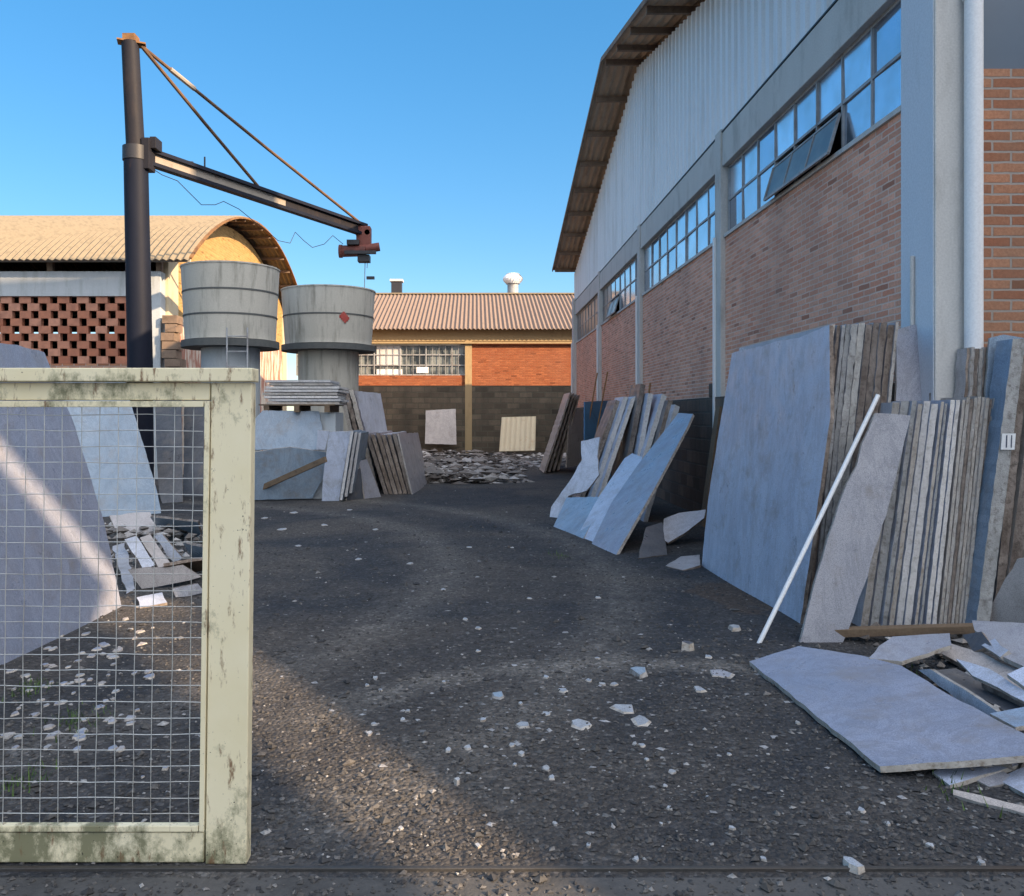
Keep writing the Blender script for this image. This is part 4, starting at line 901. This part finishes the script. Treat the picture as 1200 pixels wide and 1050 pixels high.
chip(848, 790, 44, 'flat dull shard left of the corner of the largest fallen slab', None, M['face_grey'], 3)
chip(728, 828, 46, 'pale flat shard in the shard cluster, farthest and widest', None, M['chip'], 4)
chip(752, 843, 42, 'pale flat shard in the shard cluster, nearest on the right', None, M['chip'], 5)
chip(682, 846, 40, 'pale flat shard at the left end of the shard cluster', None, M['chip'], 6)
chip(862, 738, 26, 'pale lump of stone beside the foot of the white pole', None, M['chip'], 7, .04)
chip(806, 761, 22, 'dark stone lump left of the white pole foot', None, M['face_dark'], 8, .05)
chip(998, 1010, 34, 'bright stone near the gate rail at the lower right', None, M['chip'], 9, .016)
chip(536, 913, 15, 'round white stone in the middle foreground', None, M['chip'], 10, .018)
CH = [(525, 876, 14), (548, 873, 16), (600, 870, 14), (612, 880, 16), (603, 893, 10), (566, 840, 12), (640, 898, 18), (646, 907, 16), (612, 846, 26), (640, 832, 18), (752, 870, 14), (744, 868, 12), (758, 886, 10), (770, 880, 9), (720, 800, 16), (706, 800, 12), (690, 795, 14), (660, 806, 20), (820, 808, 22), (788, 900, 14), (855, 880, 10), (935, 846, 12), (780, 917, 10), (784, 942, 13), (858, 965, 12), (895, 1000, 13), (775, 960, 9), (430, 800, 10), (440, 792, 12), (446, 806, 10), (438, 845, 12), (432, 856, 14), (472, 840, 12), (478, 830, 10), (520, 795, 9), (560, 760, 10), (545, 725, 12), (560, 735, 14), (610, 820, 11), (640, 790, 12), (700, 770, 11), (760, 760, 12), (830, 770, 14), (905, 790, 12), (650, 960, 12), (690, 985, 11), (745, 1000, 14), (560, 985, 12), (470, 965, 11), (600, 935, 10), (830, 930, 10), (1040, 960, 12), (1010, 945, 16), (1090, 985, 14), (1150, 1005, 14), (620, 700, 12), (520, 690, 12), (700, 700, 12), (480, 660, 14), (420, 655, 16), (350, 640, 14), (330, 620, 20), (380, 615, 16), (440, 620, 14), (310, 606, 18), (550, 640, 12), (600, 640, 10), (410, 597, 14), (345, 600, 16)]
for i, (x, y, s) in enumerate(CH):
    chip(x, y, s, 'small pale stone chip scattered on the open gravel of the lane', 'stone chips on the gravel', M['chip'], 100+i, .005)
CG = [(70, 752, 30), (96, 748, 34), (112, 758, 26), (62, 780, 36), (86, 776, 28), (132, 796, 20), (118, 822, 34), (135, 845, 24), (30, 862, 36), (60, 864, 40), (92, 860, 30), (20, 835, 26), (46, 826, 30), (186, 896, 18), (160, 910, 12), (140, 730, 20), (175, 707, 28), (210, 690, 30), (75, 828, 28), (10, 868, 30)]
rc = random.Random(8)
CG = [(x+rc.uniform(-9, 9), y+rc.uniform(-7, 7), s*rc.uniform(.3, .85)) for x, y, s in CG]+[(rc.uniform(0, 150+.3*(880-y)), y, rc.uniform(6, 20)) for y in [rc.uniform(735, 880) for _ in range(75)]]
for i, (x, y, s) in enumerate(CG):
    chip(x, y, s, 'loose stone chip on the dark ground behind the gate mesh', 'stone chips behind the mesh', M[('chip', 'face_grey', 'face_fallen', 'face_warm')[i % 4]], 300+i, .006)
# weeds
mb = MB()
for (x, y, n) in ((32, 812, 90), (80, 848, 60), (100, 852, 40), (30, 920, 50), (1075, 790, 30), (1110, 925, 25), (655, 652, 40)):
    c = gp(x, y)
    for i in range(n):
        bx = c.x+R.gauss(0, .06); by = c.y+R.gauss(0, .10); h = R.uniform(.02, .07); a = R.random()*6.28; wd = .004
        dx, dy = math.cos(a), math.sin(a); z0_ = gz(bx, by)-.01
        mb.add([(bx-dy*wd, by+dx*wd, z0_), (bx+dy*wd, by-dx*wd, z0_), (bx+dx*h*.5, by+dy*h*.5, z0_+h)], [(0,1,2)])
mb.build('weeds', M['grass'], kind='stuff', label='small green weeds sprouting between the chips', cat='weeds', recalc=False)

# ------------------------------------------------------------------ unseen blockers added behind the viewer to shade the yard and cut the sun strips
def cs(a, h, b): return Vector((.545*a-.839*h, .839*a+.545*h, b-.4245*h))      # a across the sun's azimuth, h along it
def block(name, polys, h0, label, nwin, mat):
    a_ = [p[0] for q in polys for p in q]; t = thing(name, label, 'building', (*cs((min(a_)+max(a_))/2, h0, 0)[:2], 0))
    for poly in polys:
        mb = MB(); mb.prism([cs(a, h0, b) for a, b in poly], -LD*.5); mb.build('wall', mat, t)
    for (a, b) in nwin:
        mb = MB(); mb.prism([cs(a, h0+.03, b), cs(a+1.1, h0+.03, b), cs(a+1.1, h0+.03, b+1.3), cs(a, h0+.03, b+1.3)], Vector((.839, -.545, 0))*.02); mb.build('window', M['dusty'], t)  # window panes only dress the added blockers
block('slit_shade_wall', [[(-8, -7.0), (12, -7.0), (12, 2.66), (4.844, 2.661), (1.3, -.735), (-8, -.735)],
      [(-8, -.735), (1.3, -.735), (1.1, -.70), (4.28, 2.92), (2.15, 4.918), (2.3, 4.99), (4.844, 2.661), (12, 2.66), (12, 6.3), (-8, 6.3)]], -16,
      'added unseen plastered wall behind the viewer with a slit shaped to cast the sun strips', [(-7+2.4*i, z) for i in range(3) for z in (-5.8, -2.5, .5, 3.5)]+[(7.4, z) for z in (-5.8, -3, -1)]+[(9.6, z) for z in (-5.8, -3, -1)], M['plaster'])
block('shade_tower', [[(11.2, -6.9), (13.6, -6.9), (13.6, 13.35), (11.2, 14.7)]], -16, 'added unseen narrow plastered tower behind the viewer that shades the pierced brick screen', [(11.8, -4), (11.8, 0), (11.8, 4), (11.8, 8)], M['plaster'])
